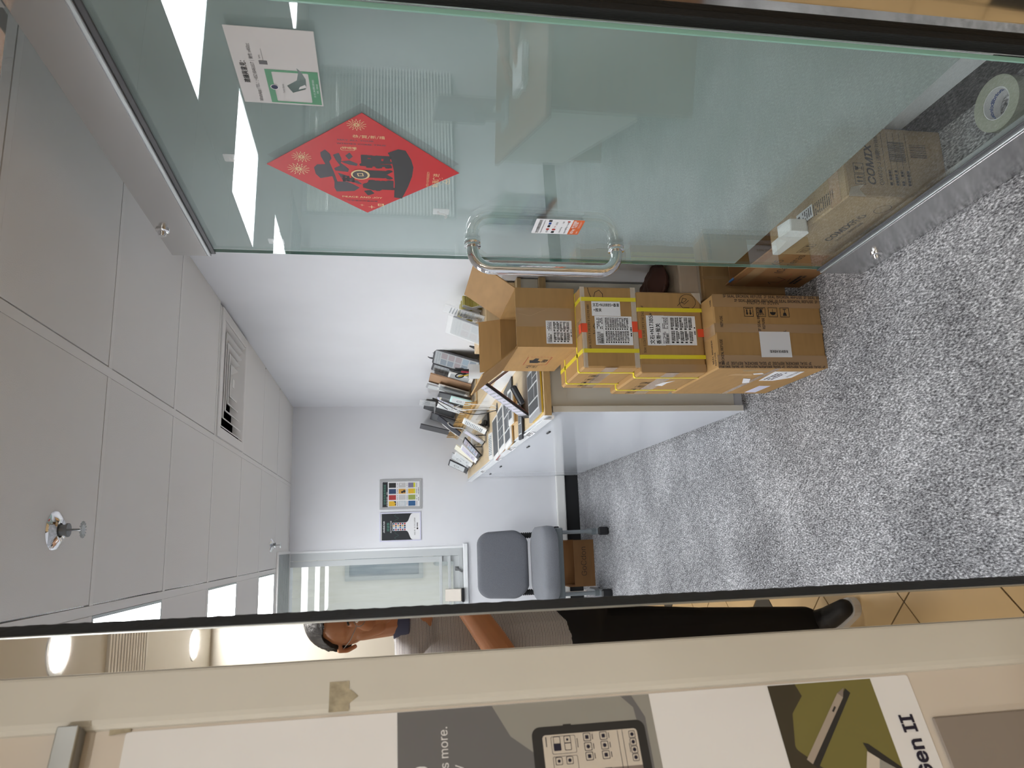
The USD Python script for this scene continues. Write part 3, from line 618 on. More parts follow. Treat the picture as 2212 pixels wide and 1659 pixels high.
decal(t, 'logo', text('iPay', .017, 'i', 2, (.022, .022), 'l'), 'ink_grey', (0, 0, 0), X2, Y2, .0005)
part(t, 'cord', cat(tube([(-.075, h/2, 0), (-.01, h/2+.065, .012)], .0013, 6), tube([(.075, h/2, 0), (-.01, h/2+.065, .012)], .0013, 6)), 'cable_black')
part(t, 'suction_cup', xf(lathe([(0, 0), (.010, .0), (.017, .010), (.016, .012), (.006, .006), (0, .006)], 24), (-.01, h/2+.07, .004)), 'clear_plastic', 40)
part(t, 'hook_ring', tube([(-.012, h/2+.07, .006), (-.014, h/2+.06, .008), (-.010, h/2+.055, .010)], .0014, 8, 8), 'chrome')
# ================================================================== CARTONS
rng = random.Random(21)
class Carton:
    """a carton with its base centre as origin; faces give print frames"""
    def __init__(s, name, label, x0, x1, y0, y1, z0, h, m, group=None, rotz=0, r=.004, body=True):
        s.w, s.d, s.h = x1-x0, y1-y0, h
        s.p = thing(name, label, 'box', ((x0+x1)/2, (y0+y1)/2, z0), rotz, group)
        if body: part(s.p, 'body', cham(-s.w/2, s.w/2, -s.d/2, s.d/2, 0, h, r), m)
    def fr(s, f):
        w, d, h = s.w/2, s.d/2, s.h
        return {'front': ((-w, -d, 0), (1, 0, 0), (0, 0, 1)), 'left': ((-w, d, 0), (0, -1, 0), (0, 0, 1)), 'top': ((-w, -d, h), (1, 0, 0), (0, 1, 0))}[f]
    def pr(s, f, name, shape, m, lift=.0006, label=None):
        O, ex, ey = s.fr(f); return decal(s.p, name, shape, m, O, ex, ey, lift, label)
    def sheet(s, f, name, shape, m, t=.0005, lift=.0003):
        O, ex, ey = s.fr(f); O, ex, ey = A3(O, float), A3(ex, float), A3(ey, float); n = np.cross(ex, ey)
        return part(s.p, name, xf(ext(shape, t, lift), O, ex, ey, n), m)
    def straps(s, axis, at, width=.014):
        t, w, d, h = .0012, s.w/2, s.d/2, s.h
        for c in at:
            if axis == 'xz':      # round front/top/back: runs in y and z at x=c
                r = [(-d-t, 0), (-d-t, h-.004), (-d+.004, h+t), (d-.004, h+t), (d+t, h-.004), (d+t, 0), (d, 0), (d, h-.0055), (d-.0055, h), (-d+.0055, h), (-d, h-.0055), (-d, 0)]
                part(s.p, 'strap', xf(ext(Polygon(r), width), (c-width/2, 0, 0), (0, 1, 0), (0, 0, 1), (1, 0, 0)), 'strap_yellow')
            elif axis == 'yz':    # runs in x and z at y=c
                r = [(-w-t, 0), (-w-t, h-.004), (-w+.004, h+t), (w-.004, h+t), (w+t, h-.004), (w+t, 0), (w, 0), (w, h-.0055), (w-.0055, h), (-w+.0055, h), (-w, h-.0055), (-w, 0)]
                part(s.p, 'strap', xf(ext(Polygon(r), width), (0, c+width/2, 0), (1, 0, 0), (0, 0, 1), (0, -1, 0)), 'strap_yellow')
def fragile(x, y, s, k):
    """handling pictograms in a frame"""
    f = sbox(x, y, x+s, y+s).difference(sbox(x+s*.05, y+s*.05, x+s*.95, y+s*.95))
    c = x+s/2
    g = {'up': uni(*[uni(sbox(x+s*a-.06*s, y+s*.25, x+s*a+.06*s, y+s*.62), Polygon([(x+s*(a-.14), y+s*.6), (x+s*(a+.14), y+s*.6), (x+s*a, y+s*.85)])) for a in (.32, .68)], sbox(x+s*.15, y+s*.13, x+s*.85, y+s*.18)),
         'glass': uni(Polygon([(c-.22*s, y+s*.85), (c+.22*s, y+s*.85), (c+.12*s, y+s*.52), (c-.12*s, y+s*.52)]), sbox(c-.03*s, y+s*.2, c+.03*s, y+s*.55), sbox(c-.18*s, y+s*.14, c+.18*s, y+s*.21)),
         'rain': uni(Point(c, y+s*.48).buffer(.32*s).intersection(sbox(x, y+s*.48, x+s, y+s)), sbox(c-.025*s, y+s*.18, c+.025*s, y+s*.5), *[sbox(c+a*s-.012*s, y+s*.84, c+a*s+.012*s, y+s*.92) for a in (-.3, -.1, .1, .3)]),
         'hand': uni(Point(c, y+s*.4).buffer(.17*s), *[LineString([(c+a*.1*s, y+s*.45), (c+a*.3*s, y+s*.82)]).buffer(.03*s) for a in (-1, -.35, .35, 1)], sbox(c-.3*s, y+s*.12, c+.3*s, y+s*.2))}[k]
    return uni(f, g)
# ---- bottom box, sealed with warning tape
b = Carton('cardboard_box', 'big brown box at the bottom of the stack, sealed with IF SEAL BROKEN warning tape', .541, .800, 2.229, 2.660, 0, .398, 'carton', 'stack of cartons beside the counter', r=.005)
w, h, d = b.w, b.h, b.d
b.sheet('front', 'tape', sbox(w*.48, 0, w*.60, h), 'clear_tape', .0004)
b.sheet('front', 'tape', sbox(w-.045, 0, w, h), 'clear_tape', .0004, .0002); b.sheet('front', 'tape', sbox(0, 0, .045, h), 'clear_tape', .0004, .0002)
S = 'IF SEAL BROKEN, REFUSE'
tx = []
for k, o in ((0, .02), (1, .17), (2, .32)): tx += [text(S, .0095, 'i', 1, (w-.011, h-.02-o), 'l', .88, rotate=-90), text(S, .0095, 'i', 1, (w-.026, h-.06-o), 'l', .88, rotate=-90)]
for k, o in ((0, .0), (1, .15), (2, .30)): tx += [text(S, .0095, 'i', 1, (.021, .06+o), 'l', .88, rotate=90).intersection(sbox(0, 0, w, h)), text(S, .0095, 'i', 1, (.008, .01+o), 'l', .88, rotate=90).intersection(sbox(0, 0, w, h))]
tx += [text('IF SEAL BROKEN', .009, 'i', 1, (w*.5, .232), 'l', .85, rotate=0), text('REFUSE', .009, 'i', 1, (w*.53, .215), 'l', .85), text('SEAL', .009, 'i', 1, (w*.42, .14), 'l', .85), text('IF SEAL', .009, 'i', 1, (.04, .215), 'l', .85), text('BROKEN, REFUSE', .009, 'i', 1, (.012, h-.022), 'l', .85), text('REFUSE', .009, 'i', 1, (w*.55, h-.03), 'l', .85)]
b.pr('front', 'warning_lettering', uni(*tx).intersection(sbox(0, 0, w, h)), 'ink_black', .0012)
rp = uni(*[affinity.rotate(fragile(.1805, z, .034, k), 90, origin=(.1805+.017, z+.017)) for z, k in ((.253, 'up'), (.208, 'hand'), (.164, 'rain'), (.120, 'glass'))])
b.pr('front', 'pictogram', rp, 'ink_black', .0013)
b.pr('front', 'lettering', text('MADE IN CHINA', .0115, 'i', 0, (.237, .156), 'l', .95, rotate=90), 'ink_black', .0008)
b.sheet('front', 'paper_label', sbox(.038, .128, .128, .240), 'paper_white', .0006, .0008)
b.pr('front', 'label_lettering', text('限/香港代收/未签收(签)', .0075, 'c', 1, (.062, .142), 'l', .62, rotate=90), 'ink_black', .0018)
tear = Polygon([(.36, .30), (.40, .315), (.41, .225), (.395, .21), (.385, .235), (.372, .225), (.368, .26)])
b.sheet('left', 'torn_paper', Polygon([(.385, .285), (.405, .30), (.408, .195), (.392, .20)]), 'carton_old', .0005)
b.sheet('left', 'torn_paper', Polygon([(.325, .32), (.352, .30), (.350, .235), (.320, .225)]), 'carton_pale', .0005)
b.sheet('left', 'paper_scrap', Polygon([(.352, .235), (.362, .205), (.345, .19), (.338, .225)]), 'paper_white', .0006)
b.sheet('left', 'tape', sbox(.0, .172, d, .192), 'clear_tape', .0004)
b.sheet('left', 'paper_label', Polygon([(.24, .155), (.385, .17), (.385, .06), (.29, .055), (.24, .10)]), 'paper_white', .0006)
b.sheet('left', 'paper_label', Polygon([(.20, .20), (.28, .235), (.275, .205), (.21, .178)]), 'paper_white', .0007, .0009)
b.sheet('left', 'paper_label', sbox(.03, .06, .15, .105), 'paper_lilac', .0006)
b.pr('left', 'label_lettering', uni(rows_of(.26, .115, .37, .155, 3, rng, .45), text('JLSSE 1B6', .012, 'i', 0, (.30, .075))), 'ink_black', .0014)
b.sheet('top', 'tape', sbox(w*.45, 0, w*.6, d), 'clear_tape', .0003)
b.pr('top', 'warning_lettering', uni(text('REFUSE', .009, 'i', 1, (.012, .012)), text('SEAL BROKEN', .009, 'i', 1, (.02, .030)), text('USE', .009, 'i', 1, (w-.04, .012))), 'ink_black', .0006)
def shipping_label(b, x0, y0, x1, y1, n, lab_sheet=None, seed=1):
    r = random.Random(seed); b.sheet('front', 'shipping_label', sbox(x0, y0, x1, y1), 'paper_white', .0006, .0006)
    L, H = x1-x0, y1-y0; o = []
    top = y1-H*.24
    for c in (0, 1):
        a0 = x0+L*(.07+.46*c); a1 = a0+L*.42
        for k in range(n):
            z = y0+H*.10+(top-y0-H*.12)*k/n; hh = (top-y0-H*.12)/n
            o += [bars(a0+L*.07, z+hh*.30, a1, z+hh*.80, 26, .55, r), sbox(a0, z+hh*.28, a0+L*.045, z+hh*.82), rows_of(a0+L*.07, z+hh*.05, a1, z+hh*.28, 1, r, .8)]
    o += [bars(x0+L*.05, y1-H*.21, x0+L*.40, y1-H*.14, 30, .55, r), rows_of(x0+L*.05, y1-H*.13, x0+L*.45, y1-H*.03, 3, r, .45), rows_of(x0+L*.55, y1-H*.20, x1-L*.06, y1-H*.03, 4, r, .45), rows_of(x0+L*.3, y0+H*.02, x0+L*.62, y0+H*.06, 1, r, .8), sbox(x0+L*.02, y1-H*.225, x1-L*.02, y1-H*.222)]
    b.pr('front', 'barcode_print', uni(*o), 'ink_black', .0018)
# ---- second and third boxes, strapped in yellow
def strapped(label, x0, x1, y0, y1, z0, h, rz): 
    b = Carton('cardboard_box', label, x0, x1, y0, y1, z0, h, 'carton', 'stack of cartons beside the counter', rz, .006)
    return b
b = strapped('strapped brown box marked N173BS, second from the bottom of the stack', .545, .836, 2.318, 2.684, .3985, .238, .0)
w, h, d = b.w, b.h, b.d
b.straps('xz', (-w/2+.056, w/2-.066)); b.straps('yz', (-.105, .105))
shipping_label(b, .098, .028, .203, .156, 5, seed=3)
b.sheet('front', 'paper_label', sbox(.0965, .142, .204, .207), 'paper_white', .0006, .0004)
b.pr('front', 'label_lettering', uni(text('文石+N173BS+', .013, 'c', 1, (.101, .183), sx=.93), text('香港+报关', .013, 'c', 1, (.101, .160), sx=.93)), 'ink_black', .0014)
b.pr('front', 'lettering', text('Size: (L)367 X (W) 291 X (H) 241 MM', .0085, 'i', 0, (.070, .214), 'l', .80), 'ink_black', .0008)
rd = Point(w-.035, .050).buffer(.028); hand = LineString([(w-.050, .088), (w-.040, .078), (w-.035, .060), (w-.025, .052), (w-.022, .066), (w-.036, .072), (w-.044, .062), (w-.030, .045)]).buffer(.0008)
b.pr('front', 'handwriting', uni(affinity.scale(rd.difference(Point(w-.035, .050).buffer(.0265)), 1, 1.1), hand, sbox(w-.058, .044, w-.056, .064)), 'ink_black', .0008)
b.sheet('front', 'orange_tab', sbox(w*.44, .0, w*.54, .022), 'tab_orange', .0005, .0004); b.sheet('front', 'orange_tab', sbox(w*.42, h-.012, w*.52, h), 'tab_orange', .0005, .0004)
b.sheet('front', 'tape', Polygon([(w-.002, 0), (w-.045, 0), (w-.002, .035)]), 'wrap_plastic', .0004); b.sheet('front', 'tape', sbox(.002, .002, .030, h-.002), 'clear_tape', .0003, .0001)
pc = uni(*[fragile(xx, h-.088, .034, k) for xx, k in ((.02, 'glass'), (.075, 'rain'), (.13, 'up'), (.19, 'hand'))])
b.pr('left', 'pictogram', pc, 'ink_black', .0008)
b.sheet('left', 'tape', sbox(.0, h*.42, d, h*.62), 'clear_tape', .0003, .0001)
b.sheet('left', 'paper_scrap', Polygon([(.155, .085), (.165, .115), (.215, .10), (.24, .068), (.205, .085)]), 'paper_white', .0006)
b.sheet('top', 'tape', sbox(w*.44, 0, w*.60, d), 'clear_tape', .0003, .0001)
b = strapped('strapped brown box marked N188BS, third from the bottom of the stack', .563, .850, 2.320, 2.652, .637, .199, .0)
w, h, d = b.w, b.h, b.d
b.straps('xz', (-w/2+.059, w/2-.045)); b.straps('yz', (-.09, .09))
shipping_label(b, .079, .020, .181, .152, 10, seed=4)
b.sheet('front', 'paper_label', sbox(.182, .058, .234, .160), 'paper_white', .0006, .0004)
b.pr('front', 'lettering', text('Size: (L)275 X (W)285 X (H)198 MM', .008, 'i', 0, (.060, h-.030), 'l', .84), 'ink_black', .0008)
b.pr('front', 'handwriting', strokes([[(.128, .157), (.128, .135)], [(.118, .160), (.123, .148)], [(.137, .155), (.147, .140), (.155, .152), (.143, .158), (.137, .146)], [(.105, .150), (.112, .142)], [(w-.040, .16), (w-.018, .168), (w-.004, .170)], [(w-.038, .150), (w-.020, .145), (w-.012, .130), (w-.026, .118), (w-.040, .118)]], .0017), 'ink_black', .0009)
b.sheet('front', 'orange_tab', sbox(w*.44, 0, w*.57, .030), 'tab_orange', .0005, .0004); b.sheet('front', 'orange_tab', sbox(w*.43, h-.020, w*.54, h), 'tab_orange', .0005, .0004); b.sheet('top', 'orange_tab', sbox(w*.43, 0, w*.54, .03), 'tab_orange', .0005, .0016)
b.sheet('front', 'tape', sbox(.0, 0, w, .018), 'wrap_plastic', .0003, .0001); b.sheet('front', 'tape', sbox(.0, h-.016, w, h), 'wrap_plastic', .0003, .0001)
b.pr('left', 'pictogram', uni(*[fragile(xx, h-.085, .032, k) for xx, k in ((.035, 'glass'), (.085, 'rain'), (.135, 'up'), (.19, 'hand'))]), 'ink_black', .0008)
b.sheet('left', 'tape', sbox(0, h*.40, d, h*.62), 'clear_tape', .0003, .0001); b.sheet('top', 'tape', sbox(w*.42, 0, w*.60, d), 'clear_tape', .0003, .0001)
N188 = b
N188.pr('front', 'label_lettering', uni(text('文石+N188BS+香港', .0098, 'c', 1, (.2165, .156), 'l', .80, rotate=-90), text('+报关', .0098, 'c', 1, (.198, .154), 'l', .85, rotate=-90)), 'ink_black', .0014)
# ---- open box on top
b = Carton('cardboard_box', 'open-topped brown box with raised flaps on top of the stack', .653, .867, 2.392, 2.755, .837, .2115, 'carton', 'stack of cartons beside the counter', body=False)
w, h, d = b.w, b.h, b.d; T = .005
part(b.p, 'body', cat(bx(-w/2, w/2, -d/2, d/2, 0, T), bx(-w/2, w/2, -d/2, -d/2+T, T, h), bx(-w/2, w/2, d/2-T, d/2, T, h), bx(-w/2, -w/2+T, -d/2+T, d/2-T, T, h), bx(w/2-T, w/2, -d/2+T, d/2-T, T, h)), 'carton')
lf = part(b.p, 'flap', rot(bx(-.155, 0, -d/2+.003, d/2-.003, -T*.7, 0), (0, 1, 0), 52, (0, 0, 0)).apply_translation((-w/2, 0, h)), 'carton')
fl_ = rot(cat(*[bx(-.155+k*.0032, -.1545+k*.0032+.0012, -d/2+.02, d/2-.006, .0002, .0012) for k in range(13)]), (0, 1, 0), 52, (0, 0, 0)); fl_.apply_translation((-w/2, 0, h))
part(lf, 'ragged_layer', fl_, 'carton_core')
q = rot(bx(-.150, -.105, -.075, -.05, .0012, .0018), (0, 1, 0), 52, (0, 0, 0)); q.apply_translation((-w/2, 0, h)); part(lf, 'dark_tab', q, 'plastic_dark')
q = rot(bx(0, .17, -d/2+.003, d/2-.003, -T*.7, 0), (0, 1, 0), -55, (0, 0, 0)); q.apply_translation((w/2-.001, 0, h)); part(b.p, 'flap', q, 'carton_dark')
q = rot(bx(-w/2+.004, w/2-.004, 0, .09, -T*.7, 0), (1, 0, 0), 62, (0, 0, 0)); q.apply_translation((0, d/2-.001, h)); part(b.p, 'flap', q, 'carton')
b.sheet('front', 'tape', sbox(w*.34, h*.02, w*.66, h), 'clear_tape', .0003, .0001)
b.pr('front', 'tape_crease', strokes([[(w*.56, h-.01), (w*.52, h-.05), (w*.60, h-.09), (w*.63, h-.11)], [(w*.65, h-.02), (w*.655, h-.12)]], .0008), 'carton_pale', .0006)
shipping_label(b, .012, .015, .095, .107, 5, seed=6)
pc = uni(rrect(.105, .055, .225, .145, .002).difference(rrect(.108, .058, .222, .142, .002)))
b.pr('left', 'red_border', uni(*[sbox(.105+k*.012, zz_, .112+k*.012, zz_+.003) for k in range(10) for zz_ in (.055, .143)], *[sbox(xx, .057+k*.012, xx+.003, .064+k*.012) for k in range(7) for xx in (.104, .222)]), 'ink_red', .0008)
b.pr('left', 'pictogram', uni(Polygon([(.135, .125), (.175, .132), (.178, .105), (.150, .085), (.135, .095)]), Polygon([(.150, .125), (.205, .115), (.200, .100), (.155, .102)]), text('轻放', .016, 'c', 1, (.165, .066), 'c')), 'ink_black', .0008)
b.pr('left', 'pictogram', uni(*[fragile(.055+.022*k, .085+.024*j, .019, kk) for k, j, kk in ((0, 0, 'up'), (1, 0, 'glass'), (0, 1, 'rain'), (1, 1, 'hand'))]), 'ink_black', .0008)
t = thing('packing_block', 'black foam packing with a plastic-wrapped device inside the open box', 'packing', (.760, 2.573, .842))
part(t, 'foam', cat(cham(-.095, .095, -.165, -.10, .0, .185, .004), cham(-.095, -.03, -.099, .165, 0, .16, .004)), 'plastic_black'); part(t, 'wrapped_device', cham(-.02, .09, -.08, .15, .0, .15, .01), 'plastic_dark')
# ---- cartons behind the door
b = Carton('cardboard_box', 'old brown box printed with a big brand word, lying behind the glass door', .848, 1.052, 1.590, 1.985, 0, .303, 'carton_old', 'old cartons behind the glass door')
w, h, d = b.w, b.h, b.d
def comix(sz, at, rotate=0): return affinity.translate(affinity.rotate(affinity.skew(text('COMIX', sz, 'i', 2, (0, 0), 'l', 1.15), 12), rotate, origin=(0, 0)), *at)
b.pr('front', 'brand_lettering', comix(.021, (.036, h-.085)), 'ink_faded', .0007)
b.pr('front', 'lettering', uni(text('QX4610-J 透明', .011, 'c', 0, (.036, h-.108)), text('超市封箱胶带', .009, 'c', 0, (.12, h-.107))), 'ink_faded', .0007)
b.pr('front', 'pictogram', uni(fragile(.034, h-.055, .030, 'up'), fragile(.066, h-.055, .030, 'glass')), 'ink_faded', .0007)
rr = random.Random(2)
b.pr('front', 'printed_table', uni(*[sbox(.036, h-.12-k*.018, .19, h-.119-k*.018) for k in range(5)], *[rows_of(.036, h-.135-k*.018, .08, h-.122-k*.018, 1, rr, .6) for k in range(4)], bars(.105, h-.185, .165, h-.135, 34, .5, rr), bars(.12, h-.25, .16, h-.20, 12, .4, rr)), 'ink_faded', .0007)
b.pr('left', 'brand_lettering', uni(comix(.022, (.115, h-.125)), text('齐心', .022, 'c', 1, (.235, h-.125))), 'ink_faded', .0007)
b.pr('left', 'lettering', uni(text('QX4610-J 透明封箱胶', .010, 'c', 0, (.115, h-.148)), fragile(.02, h-.10, .03, 'up'), fragile(.055, h-.10, .03, 'glass'), affinity.scale(Point(.33, h-.145).buffer(.022).difference(Point(.33, h-.145).buffer(.0205)), 1.1, 1)), 'ink_faded', .0007)
b.pr('top', 'lettering', rows_of(.014, .06, .05, .26, 22, rr, .5), 'ink_faded', .0006)
b.sheet('top', 'paper_label', sbox(.018, .16, .055, .24), 'paper_white', .0005)
b.pr('top', 'label_lettering', uni(rows_of(.024, .165, .05, .215, 5, rr, .5), sbox(.028, .222, .046, .237)), 'ink_black', .0012)
b.sheet('top', 'tape', sbox(0, .03, w, .075), 'clear_tape', .0003)
b.sheet('front', 'torn_paper', Polygon([(0, h), (0, h-.05), (.02, h-.035), (.035, h-.05), (.025, h-.01)]), 'wrap_plastic', .0006)
t = thing('wall_hook', 'white plastic hook block resting on the old carton, half hidden by the frosted film', 'hook', (.862, 1.855, .304))
pr = Polygon([(-.088, 0), (.075, 0), (.088, .012), (.088, .062), (.030, .070), (.015, .034), (-.04, .026), (-.088, .024)]).buffer(-.006).buffer(.006)
hkm = xf(ext(pr, .036), (-.018, 0, .0), (0, -1, 0), (0, 0, 1), (-1, 0, 0)); hkm.apply_translation((.020, 0, 0)); part(t, 'body', hkm, 'plastic_white', 30)
b = Carton('cardboard_box', 'low open brown box with handwriting behind the free edge of the glass door', .872, 1.052, 2.000, 2.340, 0, .290, 'carton_brown', 'old cartons behind the glass door', body=False)
w, h, d = b.w, b.h, b.d
part(b.p, 'body', cat(bx(-w/2, w/2, -d/2, d/2, 0, T), bx(-w/2, w/2, -d/2, -d/2+T, T, h), bx(-w/2, w/2, d/2-T, d/2, T, h-.02), bx(-w/2, -w/2+T, -d/2+T, d/2-T, T, h), bx(w/2-T, w/2, -d/2+T, d/2-T, T, h)), 'carton_brown')
b.pr('left', 'handwriting', uni(text('X5', .030, 'i', 0, (.20, .20), 'l', 1.1), text('(Cameras', .026, 'i', 0, (.14, .15), 'l', 1.0), strokes([[(.03, .13), (.05, .15), (.05, .11), (.08, .10), (.1, .14)], [(.06, .08), (.09, .085)]], .002)), 'ink_black', .0008)
b.pr('left', 'dashed_line', uni(*[sbox(.03+k*.012, .105, .037+k*.012, .107) for k in range(9)]), 'ink_red', .0008)
b.pr('left', 'pictogram', rows_of(.04, .04, .12, .07, 2, rr, .7), 'ink_black', .0008)
b.sheet('left', 'tape', sbox(0, .22, d, .262), 'clear_tape', .0003)
part(b.p, 'teal_tape', bx(-w/2-.001, -w/2+.006, .10, .135, h-.004, h+.001), 'p_blue')
b = Carton('cardboard_box', 'plain brown box standing against the counter end, behind the stack', .850, 1.052, 2.430, 2.790, 0, .330, 'carton_dark', 'old cartons behind the glass door')
b.sheet('front', 'tape', sbox(b.w*.40, 0, b.w*.46, b.h), 'clear_tape', .0004)
t = thing('wrapped_parcel', 'flat brown parcel wrapped in crinkled clear plastic on the plain box', 'parcel', (.948, 2.60, .3305))
g = trimesh.creation.box((.19, .30, .085)).subdivide().subdivide().subdivide().subdivide(); g.apply_translation((0, 0, .0425))
part(t, 'parcel', cham(-.088, .088, -.142, .142, .002, .078, .006), 'carton_pale')
g.vertices += (meshkit.fbm(g.vertices*26, 3, 4)-.5)[:, None]*A3([.006, .006, .012])*np.clip(g.vertices[:, 2:]/.02, 0, 1); part(t, 'plastic_wrap', g, 'wrap_plastic')
t = thing('shopping_bag', 'slumped dark brown bag lying on the wrapped parcel', 'bag', (.955, 2.60, .424))
g = ball((0, 0, .03), .085, (1.0, 1.5, .42), 4); g.vertices += (meshkit.fbm(g.vertices*18, 3, 8)-.5)[:, None]*.03; g.vertices[:, 2] = np.maximum(g.vertices[:, 2], 0); part(t, 'bag', g, 'bag_brown', True)
part(t, 'strap', tube([(-.02, -.09, .03), (-.07, -.13, .055), (-.075, -.06, .07), (-.03, -.03, .06)], .005, 8, 24), 'bag_brown', True)
# ---- packing tape roll
t = thing('tape_roll', 'roll of clear packing tape lying on the carpet behind the foot of the glass door', 'tape roll', (.985, 1.36, 0))
part(t, 'tape', lathe([(.039, 0), (.066, 0), (.0665, .002), (.0665, .046), (.066, .048), (.039, .048), (.039, 0)], 64), 'tape_clear', 35)
part(t, 'core', lathe([(.0385, .001), (.0385, .047), (.0365, .047), (.0365, .001), (.0385, .001)], 64), 'paper_white', 35)
def wrap_in(shape, r, z0):
    m = ext(shape, .0002); v = m.vertices.copy()
    for _ in range(2): m = m.subdivide()
    v = m.vertices.copy(); a = v[:, 0]/r; m.vertices = np.c_[(r-v[:, 2])*np.cos(a), (r-v[:, 2])*np.sin(a), z0+v[:, 1]]; return m
lt = []
for a in (.4, 1.4, 2.4, 3.4): lt.append(wrap_in(affinity.translate(affinity.scale(affinity.rotate(text('lbcinda', .009, 'i', 2, (0, 0), 'c'), 180, origin=(0, 0)), -1, -1, origin=(0, 0)), a*.0362, 0), .0362, .022))
part(t, 'lettering', cat(*lt), 'sign_blue')
# ================================================================== THE COUNTER
t = thing('display_counter', 'long white display counter with a wood top along the right wall', 'counter', (0, 0, 0))
part(t, 'cabinet', cham(.526, 1.054, 2.832, 5.688, .05, .845, .002), 'panel_grey')
part(t, 'plinth', bx(.530, 1.05, 2.86, 5.68, 0, .05), 'laminate_white')
part(t, 'front_panel', cham(.499, .524, 2.8125, 5.372, .020, .836, .0012), 'laminate_white'); part(t, 'front_panel', cham(.499, .524, 5.375, 5.688, .020, .836, .0012), 'laminate_white')
part(t, 'edge_band', bx(.4995, .5235, 2.8115, 2.8124, .022, .834), 'panel_grey')
part(t, 'worktop', cham(.483, 1.060, 2.792, 5.690, .8455, .875, .0015), 'wood_top', label='light wood worktop')
part(t, 'worktop_edge', bx(.4835, 1.059, 2.7905, 2.7919, .847, .8735), 'wood_edge')
part(t, 'price_rail', xf(ext(Polygon([(0, .838), (-.012, .838), (-.018, .846), (-.018, .880), (-.015, .880), (-.013, .850), (-.004, .846), (-.001, .879), (0, .879)]), 2.9), (.4828, 5.690, 0), (1, 0, 0), (0, 0, 1), (0, -1, 0)), 'rail_white')
for y, z in ((3.353, .740), (3.871, .741), (4.901, .737), (5.429, .736)): part(t, 'drawer_pull', cham(.493, .4991, y-.03, y+.03, z-.008, z+.004, .003), 'plastic_black')
rs_ = part(t, 'riser', cham(.802, 1.058, 2.812, 5.688, .8755, .9465, .0012), 'rail_white', label='white raised step along the wall')
part(rs_, 'riser_end', bx(.803, 1.057, 2.8105, 2.8119, .8755, .9465), 'panel_grey')
part(rs_, 'riser_top', cham(.797, 1.060, 2.806, 5.690, .947, .9645, .0012), 'wood_top'); part(rs_, 'riser_top_edge', bx(.798, 1.059, 2.8045, 2.8059, .948, .9635), 'wood_edge')
part(t, 'cable_grommet', cyl(.03, .8752, .8762, 24).apply_translation((.745, 4.05, 0)), 'plastic_dark')
for k, (y, l) in enumerate(((3.17, 'white price label in the counter rail nearest the end'), (3.68, 'second white price label along the counter rail'), (4.15, 'third white price label along the counter rail'), (4.85, 'farthest white price label along the counter rail'))):
    t = thing('price_label', l, 'label', (.4635, y, .864), group='price labels in the counter rail', axes=((0, -1, 0), (.25, 0, .968), (-.968, 0, .25)))
    part(t, 'card', ext(rrect(-.06, -.014, .06, .020, .002), .001), 'paper_white')
    decal(t, 'label_print', uni(bars(-.05, -.008, -.005, .012, 22, .5, random.Random(k)), rows_of(.0, -.008, .052, .014, 3, random.Random(k), .5)), 'ink_black', (0, 0, 0), X2, Y2, .0014)
